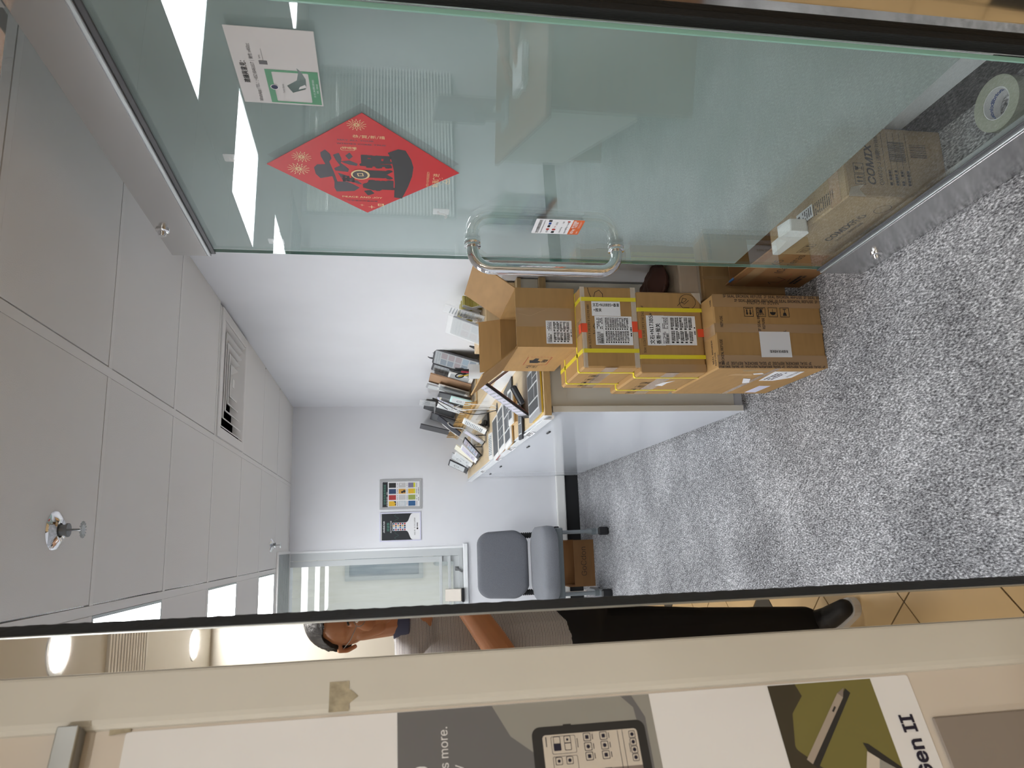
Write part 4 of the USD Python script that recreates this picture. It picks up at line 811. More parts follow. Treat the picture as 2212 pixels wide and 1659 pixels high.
# ================================================================== E-READERS
def slab(name, label, cat_, x, y, z, yaw, lean, w, h, t=.008, body='plastic_white', screen='eink_light', style='lines', m=(.010, .012, .010, .022), r=.008, seed=0, case=None, easel=False, group='e-readers on the counter', ink='eink_print', back=None):
    a, l = math.radians(yaw), math.radians(lean)
    fc = A3([-math.cos(a), -math.sin(a), 0]); wd = A3([-math.sin(a), math.cos(a), 0]); Z = A3([0, 0, 1.0])
    up = Z*math.cos(l)-fc*math.sin(l); nz = fc*math.cos(l)+Z*math.sin(l)
    p = thing(name.replace('-', '_'), label, cat_, (x, y, z), group=group, axes=(-wd, up, nz))
    q = rrect(-w/2, 0, w/2, h, r, 4)
    part(p, 'body', ext(q, t, -t), body)
    if back: part(p, 'back_cover', ext(rrect(-w/2-.003, -.003, w/2+.003, h+.003, r, 4), .003, -t-.0032), back)
    if case: part(p, 'case', ext(rrect(-w/2+.002, .002, w/2-.002, h-.002, r, 3), .007, -t-.0072), case)
    L, R, T, B = m; rd = random.Random(seed)
    if screen:
        part(p, 'screen', ext(sbox(-w/2+L, B, w/2-R, h-T), .0006), screen)
        x0, x1, y0, y1 = -w/2+L+.004, w/2-R-.004, B+.004, h-T-.004; g = None
        W_, H_ = x1-x0, y1-y0
        if style == 'lines': g = rows_of(x0, y0, x1, y1, 11, rd, .38)
        elif style == 'tiles':
            g = []; n = max(3, int(H_/.045))
            for k in range(n):
                c = rd.choice((1, 2, 3)); zz = y0+H_*k/n
                for i in range(c): g.append(rrect(x0+W_*i/c+.002, zz+.002, x0+W_*(i+1)/c-.002, zz+H_/n-.002, .002))
            g = union_all(g)
        elif style == 'quad': 
            g = union_all([rrect(x0+W_*a_, y0+H_*b_, x0+W_*c_, y0+H_*d_, .002) for a_, b_, c_, d_ in ((0, .66, .48, .98), (.52, .82, .98, .98), (.52, .66, .98, .80), (0, .30, .62, .62), (.66, .30, .98, .62), (0, .02, .98, .26))])
        elif style == 'marks': g = uni(*[strokes([[(x0+W_*.3, y0+H_*(.35+.08*k)), (x0+W_*.5, y0+H_*(.37+.08*k))]], .003) for k in range(4)], strokes([[(x0+W_*.2, y0+H_*.1), (x0+W_*.5, y0+H_*.2), (x0+W_*.75, y0+H_*.08)]], .004))
        elif style == 'swirl': g = strokes([[(x0+W_*(.5+.3*math.cos(q_)*q_/9), y0+H_*(.5+.22*math.sin(q_)*q_/9)) for q_ in np.linspace(1, 9, 26)]], .004)
        elif style == 'color':
            for k in range(5):
                for i in range(2):
                    zz = y0+H_*(.04+.17*k); part(p, 'app_tile', ext(rrect(x0+W_*(.04+.5*i), zz, x0+W_*(.46+.5*i), zz+H_*.14, .003), .0005, .0006), rd.choice(('tile_mauve', 'tile_blue', 'tile_slate', 'tile_mauve')))
            g = rows_of(x0, y0+H_*.89, x1, y1, 2, rd, .5)
        if g is not None and not g.is_empty: decal(p, 'screen_print', g, ink, (0, 0, 0), X2, Y2, .0010)
    if easel:
        part(p, 'easel', cat(bx(-w*.32, w*.32, -.006, -.001, -t-.004, .012), bx(-w*.32, -w*.24, -.006, h*.55, -t-.006, -t-.001), bx(w*.24, w*.32, -.006, h*.55, -t-.006, -t-.001)), 'plastic_black')
        # strut down to the counter
        foot = (-math.tan(l)*h*.5-.02)
        bo = A3([0, h*.52, -t-.006]); d = A3([0, -math.cos(l), -math.sin(l)]); top = h*.52*math.cos(l)+z-.878-.01*math.sin(l)
        e = A3([0, -1*math.cos(l), -math.sin(l)])
        part(p, 'easel_strut', tube([bo, bo+e*max(top, .02)], .003, 6), 'plastic_black')
    return p
E_ = 'e-reader'
DEV = [
 # standing on the riser against the wall
 ('tablet', 'large dark slate tablet standing farthest back, alone on the wooden rack', 'tablet', .818, 5.56, .985, 0, 14, .20, .268, 'plastic_charcoal', None, ''),
 ('tablet', 'black tablet leaning on the wall behind the white device with four marks', 'tablet', .955, 5.50, .985, 2, 19, .229, .245, 'plastic_black', 'eink_dark', ''),
 ('tablet', 'dark grey tablet leaning low in the far part of the rack', 'tablet', .846, 5.29, .985, 3, 20, .213, .207, 'plastic_dark', 'eink_dark', ''),
 ('tablet', 'navy tablet tilted far back with a white stylus on its edge', 'tablet', .752, 5.15, .985, 1, 40, .151, .20, 'plastic_navy', None, ''),
 (E_, 'tall white e-reader showing four small marks, standing in the rack', E_, .838, 4.743, .985, -1, 17, .177, .19, 'plastic_white', 'eink_light', 'marks'),
 ('tablet', 'tablet in a kraft-brown cover behind the white e-readers', 'tablet', .935, 4.451, .985, 1, 17, .216, .259, 'cover_kraft', None, ''),
 ('tablet', 'grey-backed tablet just beyond the kraft-brown one', 'tablet', .930, 4.62, .985, -6, 14, .200, .266, 'plastic_silver', 'eink_light', ''),
 (E_, 'white-framed e-reader with a black cable looped over it', E_, .915, 4.535, .985, -2, 16, .165, .199, 'plastic_white', 'eink_mid', 'blank'),
 (E_, 'small white-framed e-reader nearest the pen cup', E_, .950, 4.30, .985, 1, 17, .135, .15, 'plastic_white', 'eink_mid', 'blank'),
 (E_, 'small mint-green e-reader in the rack', E_, .832, 4.404, .985, 2, 15, .135, .130, 'plastic_mint', 'eink_light', 'swirl'),
 ('tablet', 'dark tablet between the mint e-reader and the white-framed one', 'tablet', .865, 4.46, .985, -2, 12, .155, .198, 'plastic_dark', 'eink_dark', ''),
 (E_, 'taupe-edged e-reader with a cream rim beside the tall white one', E_, .862, 4.66, .985, 1, 22, .157, .183, 'plastic_cream', 'plastic_grey', ''),
 ('tablet', 'big grey tablet with coloured app tiles and a carrying handle', 'tablet', .978, 4.09, .967, 4.5, 17, .240, .275, 'plastic_charcoal', 'lcd_grey', 'color'),
 ('tablet', 'big grey tablet standing just beyond the one with coloured tiles', 'tablet', .980, 4.36, .967, -4, 17, .213, .268, 'plastic_charcoal', 'lcd_grey', 'lines'),
 ('tablet', 'tablet with coloured app tiles standing in a clear holder next to the golden letters', 'tablet', .815, 3.00, .967, 6, 22, .178, .270, 'plastic_silver', 'lcd_grey', 'color'),
]
HOLD = {}
for k, (n, l, c, x, y, z, yw, ln, w, h, bm, sm, st) in enumerate(DEV):
    HOLD[k] = slab(n, l, c, x, y, z, yw, ln, w, h, .008, bm, sm, st, seed=k, m=(.010, .010, .010, .014) if st == 'color' else (.010, .012, .012, .022), group='devices standing along the wall', ink='eink_faint' if sm == 'lcd_grey' else 'ink_grey')
part(HOLD[12], 'carrying_handle', tube([(-.05, .272, -.004), (-.05, .296, -.004), (-.04, .302, -.004), (.04, .302, -.004), (.05, .296, -.004), (.05, .272, -.004)], .005, 8, 40), 'plastic_charcoal', True)
part(HOLD[3], 'stylus', tube([(-.078, .02, 0), (-.078, .15, 0)], .004, 8), 'plastic_white', True)
part(HOLD[14], 'clear_holder', cat(bx(-.092, .092, .0, .29, .0025, .0045), bx(-.092, .092, -.001, .03, .0045, .012)), 'clear_plastic')
# lying along the front edge
FL = [
 ('dark-screened white e-reader lying farthest of the big ones along the counter edge', .574, 4.045, .89, 3, .192, .23, 'plastic_white', 'eink_dark', 'swirl', 'p_red'),
 ('white e-reader full of grey tiles lying second along the counter edge', .590, 3.83, .89, 4, .200, .24, 'plastic_white', 'eink_light', 'tiles', 'cover_kraft'),
 ('white e-reader with a picture page lying third along the counter edge', .590, 3.605, .892, 4, .186, .25, 'plastic_white', 'eink_light', 'quad', 'wood_peg'),
 ('small white e-reader with a wide chin on the wooden block', .634, 3.43, .905, -1, .125, .17, 'plastic_white', 'eink_light', 'tiles', 'wood_peg'),
 ('slim dark-framed phone-sized reader lying nearest the corner', .545, 3.275, .888, -3, .095, .18, 'plastic_dark', 'eink_light', 'tiles', None),
 ('narrow white-framed reader at the far end of the lying row', .555, 4.273, .889, -3, .153, .155, 'plastic_white', 'eink_light', 'lines', 'plastic_grey'),
]
for k, (l, x, y, z, yw, w, h, bm, sm, st, cs_) in enumerate(FL):
    slab(E_, l, E_, x-h/2, y, z, yw, 89.5, w, h, .007, bm, sm, st, seed=40+k, case=cs_, group='e-readers lying along the counter edge')
t = thing('wooden_block', 'small light wooden display block under the white e-reader', 'display block', (.634, 3.43, .8755)); part(t, 'block', cham(-.08, .08, -.055, .055, 0, .0135, .002), 'wood_light')
slab(E_, 'large silver e-reader lying flat at the end of the counter, full of dark tiles', E_, .492, 2.915, .8925, 2, 89.5, .225, .215, .009, 'plastic_silver', 'eink_light', 'quad', case='yellow_plastic', seed=61, group='e-readers lying along the counter edge', ink='eink_dark')
ST = [
 ('white e-reader tilted on a black easel, nearest of the tilted ones', .659, 4.412, .897, 4, 28.6, .120, .156, 'plastic_white', 'eink_light', 'lines'),
 ('silver-edged reader with a plain pale screen on a black easel', .610, 4.56, .897, -1, 35, .115, .142, 'plastic_silver', 'screen_lilac', 'blank'),
 ('black-framed reader with coloured tiles tilted far back on an easel', .547, 4.76, .897, 6.5, 50, .130, .155, 'plastic_black', 'screen_lilac', 'color'),
 ('white-framed reader showing one diagonal stroke on an easel', .535, 4.905, .897, 8, 46, .122, .146, 'plastic_white', 'screen_lilac', 'marks'),
 ('cream-coloured reader on an easel', .561, 5.075, .897, 5, 38, .133, .161, 'plastic_cream', None, 'blank'),
 ('white reader with a dark edge and a check-like mark on an easel', .540, 5.22, .897, 3, 38, .136, .150, 'plastic_white', 'eink_light', 'marks'),
 ('grey-white reader with a swirling figure, second from the far end', .555, 5.38, .897, 7, 33, .150, .154, 'plastic_silver', 'eink_light', 'swirl'),
 ('black-framed reader with a swirling figure at the far end of the counter', .535, 5.55, .897, 9, 27, .149, .152, 'plastic_dark', 'eink_light', 'swirl'),
]
for k, (l, x, y, z, yw, ln, w, h, bm, sm, st) in enumerate(ST):
    slab(E_, l, E_, x, y, z, yw, ln, w, h, .008, bm, sm, st, seed=80+k, easel=True, group='e-readers tilted on black easels')
# ---- big reader propped by its brown cover
p = slab('tablet', 'large reader in a brown folding cover propped up like a tent near the counter end', 'tablet', .535, 3.165, .8775, -9, 36, .215, .255, .009, 'plastic_black', 'screen_lilac', 'lines', seed=70, group='devices standing along the wall', back='cover_brown', ink='eink_faint')
part(p, 'cover_flap', xf(bx(-.107, .107, -.235, 0, -.003, 0), (0, .225, -.013), (1, 0, 0), (0, .30, .954), (0, -.954, .30)), 'cover_brown')
gp = xf(cham(-.02, .02, -.045, .045, -.012, .012, .006), (.108, .105, -.045), (1, 0, 0), (0, .9, -.43), (0, .43, .9)); part(p, 'pen_grip', gp, 'plastic_dark')
# ---- golden 3D letters on a wooden plinth
t = thing('wooden_plinth', 'light wooden plinth under the golden letters', 'plinth', (.955, 3.06, .965)); part(t, 'block', cham(-.10, .10, -.21, .21, 0, .125, .002), 'wood_light')
t = thing('letter_sign', 'free-standing golden BOOX letters with grey faces', 'sign', (.992, 3.08, 1.0905), axes=((0, -1, 0), (0, 0, 1), (-1, 0, 0)))
for k, (ch, xx) in enumerate((('B', -.128), ('O', -.044), ('O', .044), ('X', .128))):
    g = text(ch, .088, 'i', 4, (0, 0), 'l', 1.0); b_ = g.bounds; g = affinity.translate(g, xx-(b_[0]+b_[2])/2, -b_[1]); g = affinity.scale(g, 1.08, .088/(b_[3]-b_[1]), origin=(xx, 0))
    q = part(t, 'letter', ext(g, .040, -.02), 'letter_side')
    part(q, 'letter_edge', ext(g, .0012, .0201), 'letter_edge'); gi = g.buffer(-.0035)
    if not gi.is_empty: part(q, 'letter_face', ext(gi, .0008, .0214), 'letter_face')
def acrylic(label, x, y, z, yw, ln, w, h, rows=True):
    a, l = math.radians(yw), math.radians(ln); fc = A3([-math.cos(a), -math.sin(a), 0]); wd = A3([-math.sin(a), math.cos(a), 0]); Z = A3([0, 0, 1.0])
    p = thing('acrylic_stand', label, 'sign holder', (x, y, z), group='clear acrylic holders', axes=(-wd, Z*math.cos(l)-fc*math.sin(l), fc*math.cos(l)+Z*math.sin(l)))
    part(p, 'sheet', bx(-w/2, w/2, 0, h, -.003, 0), 'clear_plastic'); part(p, 'foot', rot(bx(-w/2, w/2, 0, .05, -.003, 0), (1, 0, 0), 90+ln).apply_translation((0, .003, 0)), 'clear_plastic')
    if rows: decal(p, 'small_print', rows_of(-w/2+.01, .04, w/2-.01, h-.02, 9, random.Random(int(x*1000)), .4), 'eink_faint', (0, 0, 0), X2, Y2, .0004)
acrylic('clear acrylic sign holder in front of the golden letter X', .915, 2.93, 1.0925, -8, 16, .15, .17)
acrylic('small clear acrylic stand with metal clips next to the wall at the counter end', 1.00, 2.89, .967, -6, 10, .10, .10, False)
acrylic('clear acrylic price sign standing on top of the far devices', .955, 5.05, 1.16, 4, 8, .13, .11)
t = thing('price_sheet', 'pale lilac printed sheet tucked between the devices', 'sign', (.915, 4.86, 1.05), axes=((.35, -.9, .2), (.3, .3, .9), (-.85, -.25, .35)))
part(t, 'sheet', bx(-.05, .05, 0, .11, -.0005, 0), 'paper_lilac'); decal(t, 'sheet_print', rows_of(-.042, .02, .042, .095, 6, random.Random(9), .35), 'eink_faint', (0, 0, 0), X2, Y2, .0004)
# ---- wooden racks
for y0, n, l in ((4.22, 6, 'wooden dowel rack on the step, nearest part'), (4.58, 6, 'wooden dowel rack on the step, middle part'), (4.96, 6, 'wooden dowel rack on the step, part toward the window'), (5.34, 5, 'wooden dowel rack on the step, last one before the back wall')):
    t = thing('wooden_rack', l, 'rack', (.905, y0+.16, .9655), group='wooden dowel racks')
    for x in (-.095, .095): part(t, 'rail', cham(x-.008, x+.008, -.16, .16, .004, .018, .002), 'wood_peg')
    for y in (-.15, .15): part(t, 'foot', cham(-.105, .105, y-.006, y+.006, 0, .004, .001), 'wood_peg')
    for k in range(n):
        for x in (-.095, .095): part(t, 'peg', xf(cyl(.0038, .018, .072, 8), (x, -.15+k*.30/(n-1), 0)), 'wood_peg')
# ---- pen cup
cx_, cy_ = .882, 3.735
t = thing('pen_cup', 'frosted plastic pen cup near the open box', 'pen cup', (cx_, cy_, .965))
part(t, 'cup', lathe([(0, 0), (.036, 0), (.040, .105), (.0385, .105), (.0345, .002), (0, .002)], 40), 'frost_cup', 40)
def pen(label, d, m, tip, L=.15, r=.0045, b=(0, 0)):
    t = thing('pen', label, 'pen', (cx_+b[0], cy_+b[1], .969), group='pens in the pen cup'); d = A3(d, float); d /= np.linalg.norm(d)
    part(t, 'barrel', tube([d*.002, d*L*.8], r, 10), m, True); part(t, 'cap', tube([d*L*.8, d*L], r*1.15, 10), tip, True)
pen('red marker leaning in the pen cup', (.10, .16, 1), 'red_plastic', 'plastic_black', .175, .005, (-.012, -.012))
pen('black marker leaning in the pen cup', (.14, .05, 1), 'plastic_black', 'plastic_black', .17, .0055, (-.005, .006))
pen('thin black pen standing in the pen cup', (.05, .16, 1), 'plastic_dark', 'plastic_black', .20, .004, (.008, -.004))
pen('yellow pencil sticking out over the far rim of the pen cup', (-.12, .22, 1), 'yellow_plastic', 'yellow_plastic', .155, .0035, (.0, .004))
t = thing('scissors', 'black-handled scissors standing in the pen cup', 'scissors', (cx_+.004, cy_+.010, .969), axes=((.9, .3, -.1), (-.02, .22, .97), (.3, -.9, .2)))
part(t, 'blade', ext(Polygon([(-.004, 0), (.004, 0), (.010, .11), (.0, .11)]), .0015), 'chrome'); part(t, 'blade', ext(Polygon([(-.004, 0), (.004, 0), (.0, .11), (-.010, .11)]), .0015, .0017), 'chrome')
for s in (-1, 1): part(t, 'handle', tube([(s*.004, .11, .001)]+[(s*.018+.013*math.cos(a), .145+.022*math.sin(a), .001) for a in np.linspace(-2.2 if s > 0 else -.9, 4.08 if s > 0 else 5.38, 16)], .0035, 8), 'plastic_black', True)
# ---- assorted stands and gadgets
t = thing('phone_stand', 'black triangular phone stand on the step behind the open box', 'stand', (.93, 3.50, .965))
part(t, 'panel', xf(ext(Polygon([(-.07, 0), (.07, 0), (0, .12)]).buffer(.004), .005), (0, .03, 0), (0, -1, 0), (.3, 0, .95), (-.95, 0, .3)), 'plastic_black'); part(t, 'base', cham(-.05, .06, -.05, .10, 0, .006, .002), 'plastic_black')
t = thing('desk_webcam', 'small white round-headed webcam on the step', 'camera', (.93, 3.36, .965))
part(t, 'base', cham(-.025, .025, -.02, .02, 0, .05, .004), 'plastic_white'); part(t, 'head', xf(lathe([(0, -.02), (.02, -.02), (.026, -.01), (.026, .01), (.018, .02), (0, .02)], 24), (-.005, 0, .078), (0, 1, 0), (0, 0, 1), (1, 0, 0)), 'plastic_white', 40); part(t, 'lens', xf(cyl(.012, -.003, .004, 20), (-.027, 0, .078), (0, 1, 0), (0, 0, 1), (1, 0, 0)), 'plastic_black')
t = thing('drawing_slate', 'glossy black slate lying on the worktop beside the step', 'tablet', (.735, 3.62, .8755), .1); part(t, 'body', cham(-.055, .055, -.13, .13, 0, .007, .002), 'plastic_black'); part(t, 'screen', bx(-.047, .047, -.12, .12, .0072, .0078), 'eink_dark')
t = thing('paper_slip', 'white paper slip with small print beside the propped reader', 'paper', (.70, 3.42, .8757), .25); part(t, 'sheet', bx(-.03, .03, -.05, .05, 0, .0006), 'paper_white'); decal(t, 'slip_print', rows_of(-.025, -.04, .025, .04, 5, random.Random(4), .4), 'ink_grey', (0, 0, 0), X2, Y2, .001)
t = thing('acrylic_tray', 'clear-sided black cable tray between the tilted readers and the step', 'tray', (.735, 4.52, .8755))
part(t, 'base', cham(-.045, .045, -.14, .14, 0, .012, .003), 'plastic_black'); part(t, 'wall', cat(bx(-.045, -.043, -.14, .14, .012, .05), bx(.043, .045, -.14, .14, .012, .05)), 'clear_plastic')
for k in range(5): part(t, 'plug', cham(-.03, .0, -.12+k*.055, -.085+k*.055, .0125, .035, .004), 'plastic_black')
t = thing('charging_hub', 'white charging hub with black sockets among the tilted readers', 'charger', (.690, 4.98, .8755)); part(t, 'body', cham(-.035, .035, -.05, .05, 0, .045, .008), 'plastic_white')
for k in range(3): part(t, 'socket', xf(cyl(.008, 0, .001, 16), (-.0352, -.03+k*.03, .025), (0, 1, 0), (0, 0, 1), (-1, 0, 0)), 'plastic_black')
def cable(label, pts, r, m): solo('cable', label, 'cable', tube(pts, r, 8, 60), m, True, group='cables among the devices')
cable('black cable looped over the white-framed e-reader', [(.82, 4.50, 1.12), (.90, 4.55, 1.20), (.87, 4.60, 1.12), (.80, 4.50, 1.02), (.755, 4.30, .93), (.735, 4.08, .8785)], .0025, 'cable_black')
cable('white cable looped over the mint e-reader down to the grommet', [(.83, 4.42, 1.05), (.80, 4.40, 1.10), (.79, 4.36, 1.03), (.77, 4.22, .93), (.74, 4.07, .8785)], .0022, 'cable_white')
cable('thin white cable hanging from the rack beside the pen cup', [(.80, 4.22, 1.02), (.79, 4.18, .97), (.775, 4.12, .90), (.75, 4.06, .8785)], .002, 'cable_white')
cable('white cable curled around a peg at the far end of the rack', [(.80, 5.10, 1.03), (.82, 5.05, 1.075), (.79, 5.02, 1.05), (.775, 4.99, .98), (.73, 4.99, .93), (.70, 4.99, .921)], .0028, 'cable_white')
cable('white cable running over the far readers', [(.79, 5.25, 1.05), (.75, 5.12, 1.01), (.70, 5.06, .95), (.69, 5.02, .921)], .0025, 'cable_white')
# ================================================================== BACK WALL SHEETS
def wall_sheet(label, x0, x1, z0, z1, frame, fw_): 
    t = thing('framed_sheet', label, 'poster', ((x0+x1)/2, YB-.0005, (z0+z1)/2), group='framed sheets on the back wall', axes=((1, 0, 0), (0, 0, 1), (0, -1, 0)))
    w, h = (x1-x0)/2, (z1-z0)/2
    part(t, 'frame', ext(rrect(-w, -h, w, h, .004).difference(sbox(-w+fw_, -h+fw_, w-fw_, h-fw_)), .008), frame); part(t, 'sheet', bx(-w+fw_, w-fw_, -h+fw_, h-fw_, 0, .003), 'paper_white'); return t, w, h
t, w, h = wall_sheet('grey-framed white sheet with twelve small book covers on the back wall', .270, .496, 1.231, 1.549, 'plastic_silver', .017)
D = lambda n, s, m, l=.0035: decal(t, n, s, m, (0, 0, 0), X2, Y2, l)
D('title_band', sbox(-.094, .098, .094, .137), 'poster_black'); D('title', text('好读书单推荐阅读', .014, 'c', 1, (.0, .113), 'c', .98), 'poster_teal', .004); D('title', rows_of(-.088, .101, .02, .108, 1, random.Random(1), .7), 'paper_grey', .004)
cols = [['p_yellow', 'p_red', 'p_navy', 'p_dark'], ['p_pale', 'paper_grey', 'p_tan', 'paper_grey'], ['p_blue', 'p_green', 'p_yellow', 'p_violet']]
for r_ in range(3):
    for c_ in range(4):
        xx, zz = -.088+.046*c_, .036-.073*r_
        D('book_cover', sbox(xx, zz, xx+.037, zz+.054), cols[r_][c_]); D('caption', rows_of(xx, zz-.012, xx+.036, zz-.004, 1, random.Random(r_*4+c_), .5), 'ink_grey')
D('cover_art', uni(Polygon([(-.088, .036), (-.075, .046), (-.068, .038), (-.051, .055), (-.051, .036)]), Point(.016+.0, -.010).buffer(.008), Point(.022, -.026).buffer(.010)), 'p_dark', .0038)
D('cover_art', uni(sbox(.05, -.110, .087, -.096), sbox(.004, -.110, .041, -.098)), 'p_lime', .0038); D('cover_art', uni(*[sbox(-.085+.008*k, -.030, -.080+.008*k, .012) for k in range(4)], Point(.075, .0).buffer(.006)), 'paper_white', .0038)
D('footer', rows_of(-.05, -.136, .05, -.128, 1, random.Random(3), .6), 'ink_grey')
t, w, h = wall_sheet('lilac-framed black and white flyer beside the window on the back wall', .033, .248, 1.240, 1.549, 'paper_lilac', .008)
prof_ = [(-.098, .138), (.098, .138), (.098, -.092)]
cv = lambda s: [(s*(.098-.068*(1/(1+math.exp(-q_)))), -.092+.05*(q_+4)/8) for q_ in np.linspace(-4, 4, 14)]
D('black_ground', Polygon(prof_+cv(1)+list(reversed(cv(-1)))+[(-.098, -.092)]), 'poster_black')
D('white_column', sbox(-.030, -.06, .030, .058), 'paper_white', .0038)
for k in range(6):
    for i in range(4): D('book_thumbnail', sbox(-.027+.0145*i, .043-.0165*k, -.016+.0145*i, .055-.0165*k), ('p_navy', 'p_dark', 'p_pale', 'p_red', 'p_tan', 'p_blue')[(k*3+i*2) % 6], .0042)
D('title', uni(text('Jookai.run', .013, 'i', 1, (0, .116), 'c'), text('精选书单 轻松阅读', .008, 'c', 0, (0, .066), 'c')), 'paper_white', .004); D('title', text('阅读季', .016, 'c', 1, (0, .082), 'c'), 'poster_teal', .004)
D('wave_line', strokes([[(s*(.034+.008*k), .028+.016*math.sin(k*1.3)) for k in range(8)] for s in (-1, 1)], .0010), 'poster_teal', .004)
D('lettering', uni(text('长按 5 秒·长 5745 立即体验', .008, 'c', 0, (0, -.112), 'c', .95), rrect(-.022, -.134, -.010, -.122, .002), sbox(-.006, -.130, .028, -.125)), 'ink_black')
# ================================================================== GREY OFFICE CHAIR
t = thing('office_chair', 'grey fabric office chair on a sled base in front of the window', 'chair', (-.155, 5.02, 0))
def cushion(w, h, d, r, bulge, waist=0.0):
    """soft pad: w x h in plan (x,y), d thick (z)"""
    n = 40; V, F = [], []
    q = rrect(-w/2, -h/2, w/2, h/2, r, 8)
    ring = A3(q.exterior.coords)[:-1]; N = len(ring)
    lay = [(-.5, .80), (-.47, .92), (-.36, .985), (0, 1.0), (.36, .985), (.47, .92), (.5, .80), (.53, .45)]
    for z, s in lay: V += [(x*s*(1-waist*(1-abs(2*y/h))), y*s, z*d+bulge*(1-(2*x*s/w)**2)*(z > .4)) for x, y in ring]
    for k in range(len(lay)-1):
        for i in range(N): j = (i+1) % N; F += [(k*N+i, k*N+j, (k+1)*N+j), (k*N+i, (k+1)*N+j, (k+1)*N+i)]
    V += [(0, 0, -.5*d), (0, 0, .53*d+bulge)]
    for i in range(N): j = (i+1) % N; F += [(len(V)-2, j, i), (len(V)-1, (len(lay)-1)*N+i, (len(lay)-1)*N+j)]
    return trimesh.Trimesh(A3(V), A3(F), process=False)
bk = cushion(.47, .335, .075, .085, .010); v = bk.vertices; lo = np.clip((-v[:, 1]-.08)/.09, 0, 1); v[:, 1] -= lo*.045*(1-(2*v[:, 0]/.47)**2); v[:, 0] *= 1-.06*np.clip(v[:, 1]/.17, 0, 1)
bk = xf(bk, (0, .24, .700), (1, 0, 0), (0, .10, .995), (0, -.995, .10)); part(t, 'backrest', bk, 'fabric_grey', True)
st_ = cushion(.505, .46, .095, .11, .014); st_.vertices[:, 2] -= .012*np.clip((-st_.vertices[:, 1]-.12)/.1, 0, 1); st_.apply_translation((0, .02, .432)); part(t, 'seat', st_, 'fabric_seat', True)
for s in (-1, 1):
    pr = [(0, 0)]
    for k in range(9): pr += [(.021, k*.014), (.021, k*.014+.006), (.015, k*.014+.008), (.015, k*.014+.0135)]
    part(t, 'bellows', xf(lathe(pr+[(0, .126)], 20), (s*.195, .215, .462), (1, 0, 0), (0, 1, .05), (0, .06, .998)), 'black_rubber', label='black rubber bellows on the back upright')
    part(t, 'back_upright', tube([(s*.195, .20, .40), (s*.195, .215, .47), (s*.195, .225, .60)], .011, 10, 12), 'metal_grey', True)
part(t, 'under_pan', cham(-.225, .235, -.15, .20, .335, .383, .006), 'metal_grey')
part(t, 'side_bracket', cham(.165, .245, -.12, .10, .352, .384, .004), 'plastic_black')
part(t, 'leg', tube([(.205, -.02, .36), (.205, -.01, .09)], .0135, 14), 'metal_mid', True); part(t, 'leg', tube([(-.205, -.02, .36), (-.205, -.01, .09)], .0135, 14), 'metal_mid', True)
for s in (-1, 1):
    part(t, 'leg_collar', xf(cyl(.022, .070, .10, 18), (s*.205, -.01, 0)), 'metal_grey', 40)
    part(t, 'foot_bar', cham(s*.205-.024, s*.205+.024, -.08, .24, .030, .072, .008), 'metal_mid'); part(t, 'foot_cap', cham(s*.205-.027, s*.205+.027, -.105, -.078, .0, .075, .010), 'plastic_black'); part(t, 'glide', cham(s*.205-.02, s*.205+.02, .20, .235, .0, .030, .003), 'plastic_black')
b = Carton('cardboard_box', 'open brown box marked GoCdon lying on its side under the grey chair', -.335, -.005, 5.335, 5.60, 0, .215, 'carton_brown', body=False)
w, h, d = b.w, b.h, b.d
part(b.p, 'body', cat(bx(-w/2, w/2, -d/2, d/2, 0, T), bx(-w/2, w/2, -d/2, -d/2+T, T, .150), bx(-w/2, w/2, d/2-T, d/2, T, h), bx(-w/2, -w/2+T, -d/2+T, d/2-T, T, h-.02), bx(w/2-T, w/2, -d/2+T, d/2-T, T, h-.02)), 'carton_brown')
b.pr('front', 'handwriting', uni(text('GoCdon', .040, 'i', 0, (.075, .060), 'l', 1.0)).buffer(-.0009), 'ink_black', .0008)
q = rot(bx(0, w, -.075, 0, -.004, 0), (1, 0, 0), 68); q.apply_translation((-w/2, -d/2+.001, .150)); 
part(b.p, 'flap', bx(w/2-.001, w/2+.003, -d/2, d/2-.03, .150, .215), 'carton_brown'); b.sheet('front', 'seam', sbox(.0, .028, w*.98, .031), 'carton_inside', .0004)
t = thing('radiator_pipe', 'white pipe stub on the skirting beside the box under the chair', 'pipe', (-.40, 5.62, 0)); part(t, 'pipe', cyl(.016, 0, .26, 20), 'plastic_white', 40); part(t, 'flange', cyl(.026, .0, .012, 20), 'plastic_white', 40)
t = thing('calculator_stand', 'pinkish slanted desk device on a black holder at the window sill', 'device', (-.375, YB-.035, .925))
part(t, 'holder', cham(-.05, .05, -.02, .02, -.0, .018, .003), 'plastic_black'); part(t, 'body', xf(cham(-.045, .045, -.012, .012, 0, .13, .004), (0, 0, .018), (1, 0, 0), (0, .9, -.4), (0, .4, .9)), 'poster_screen')
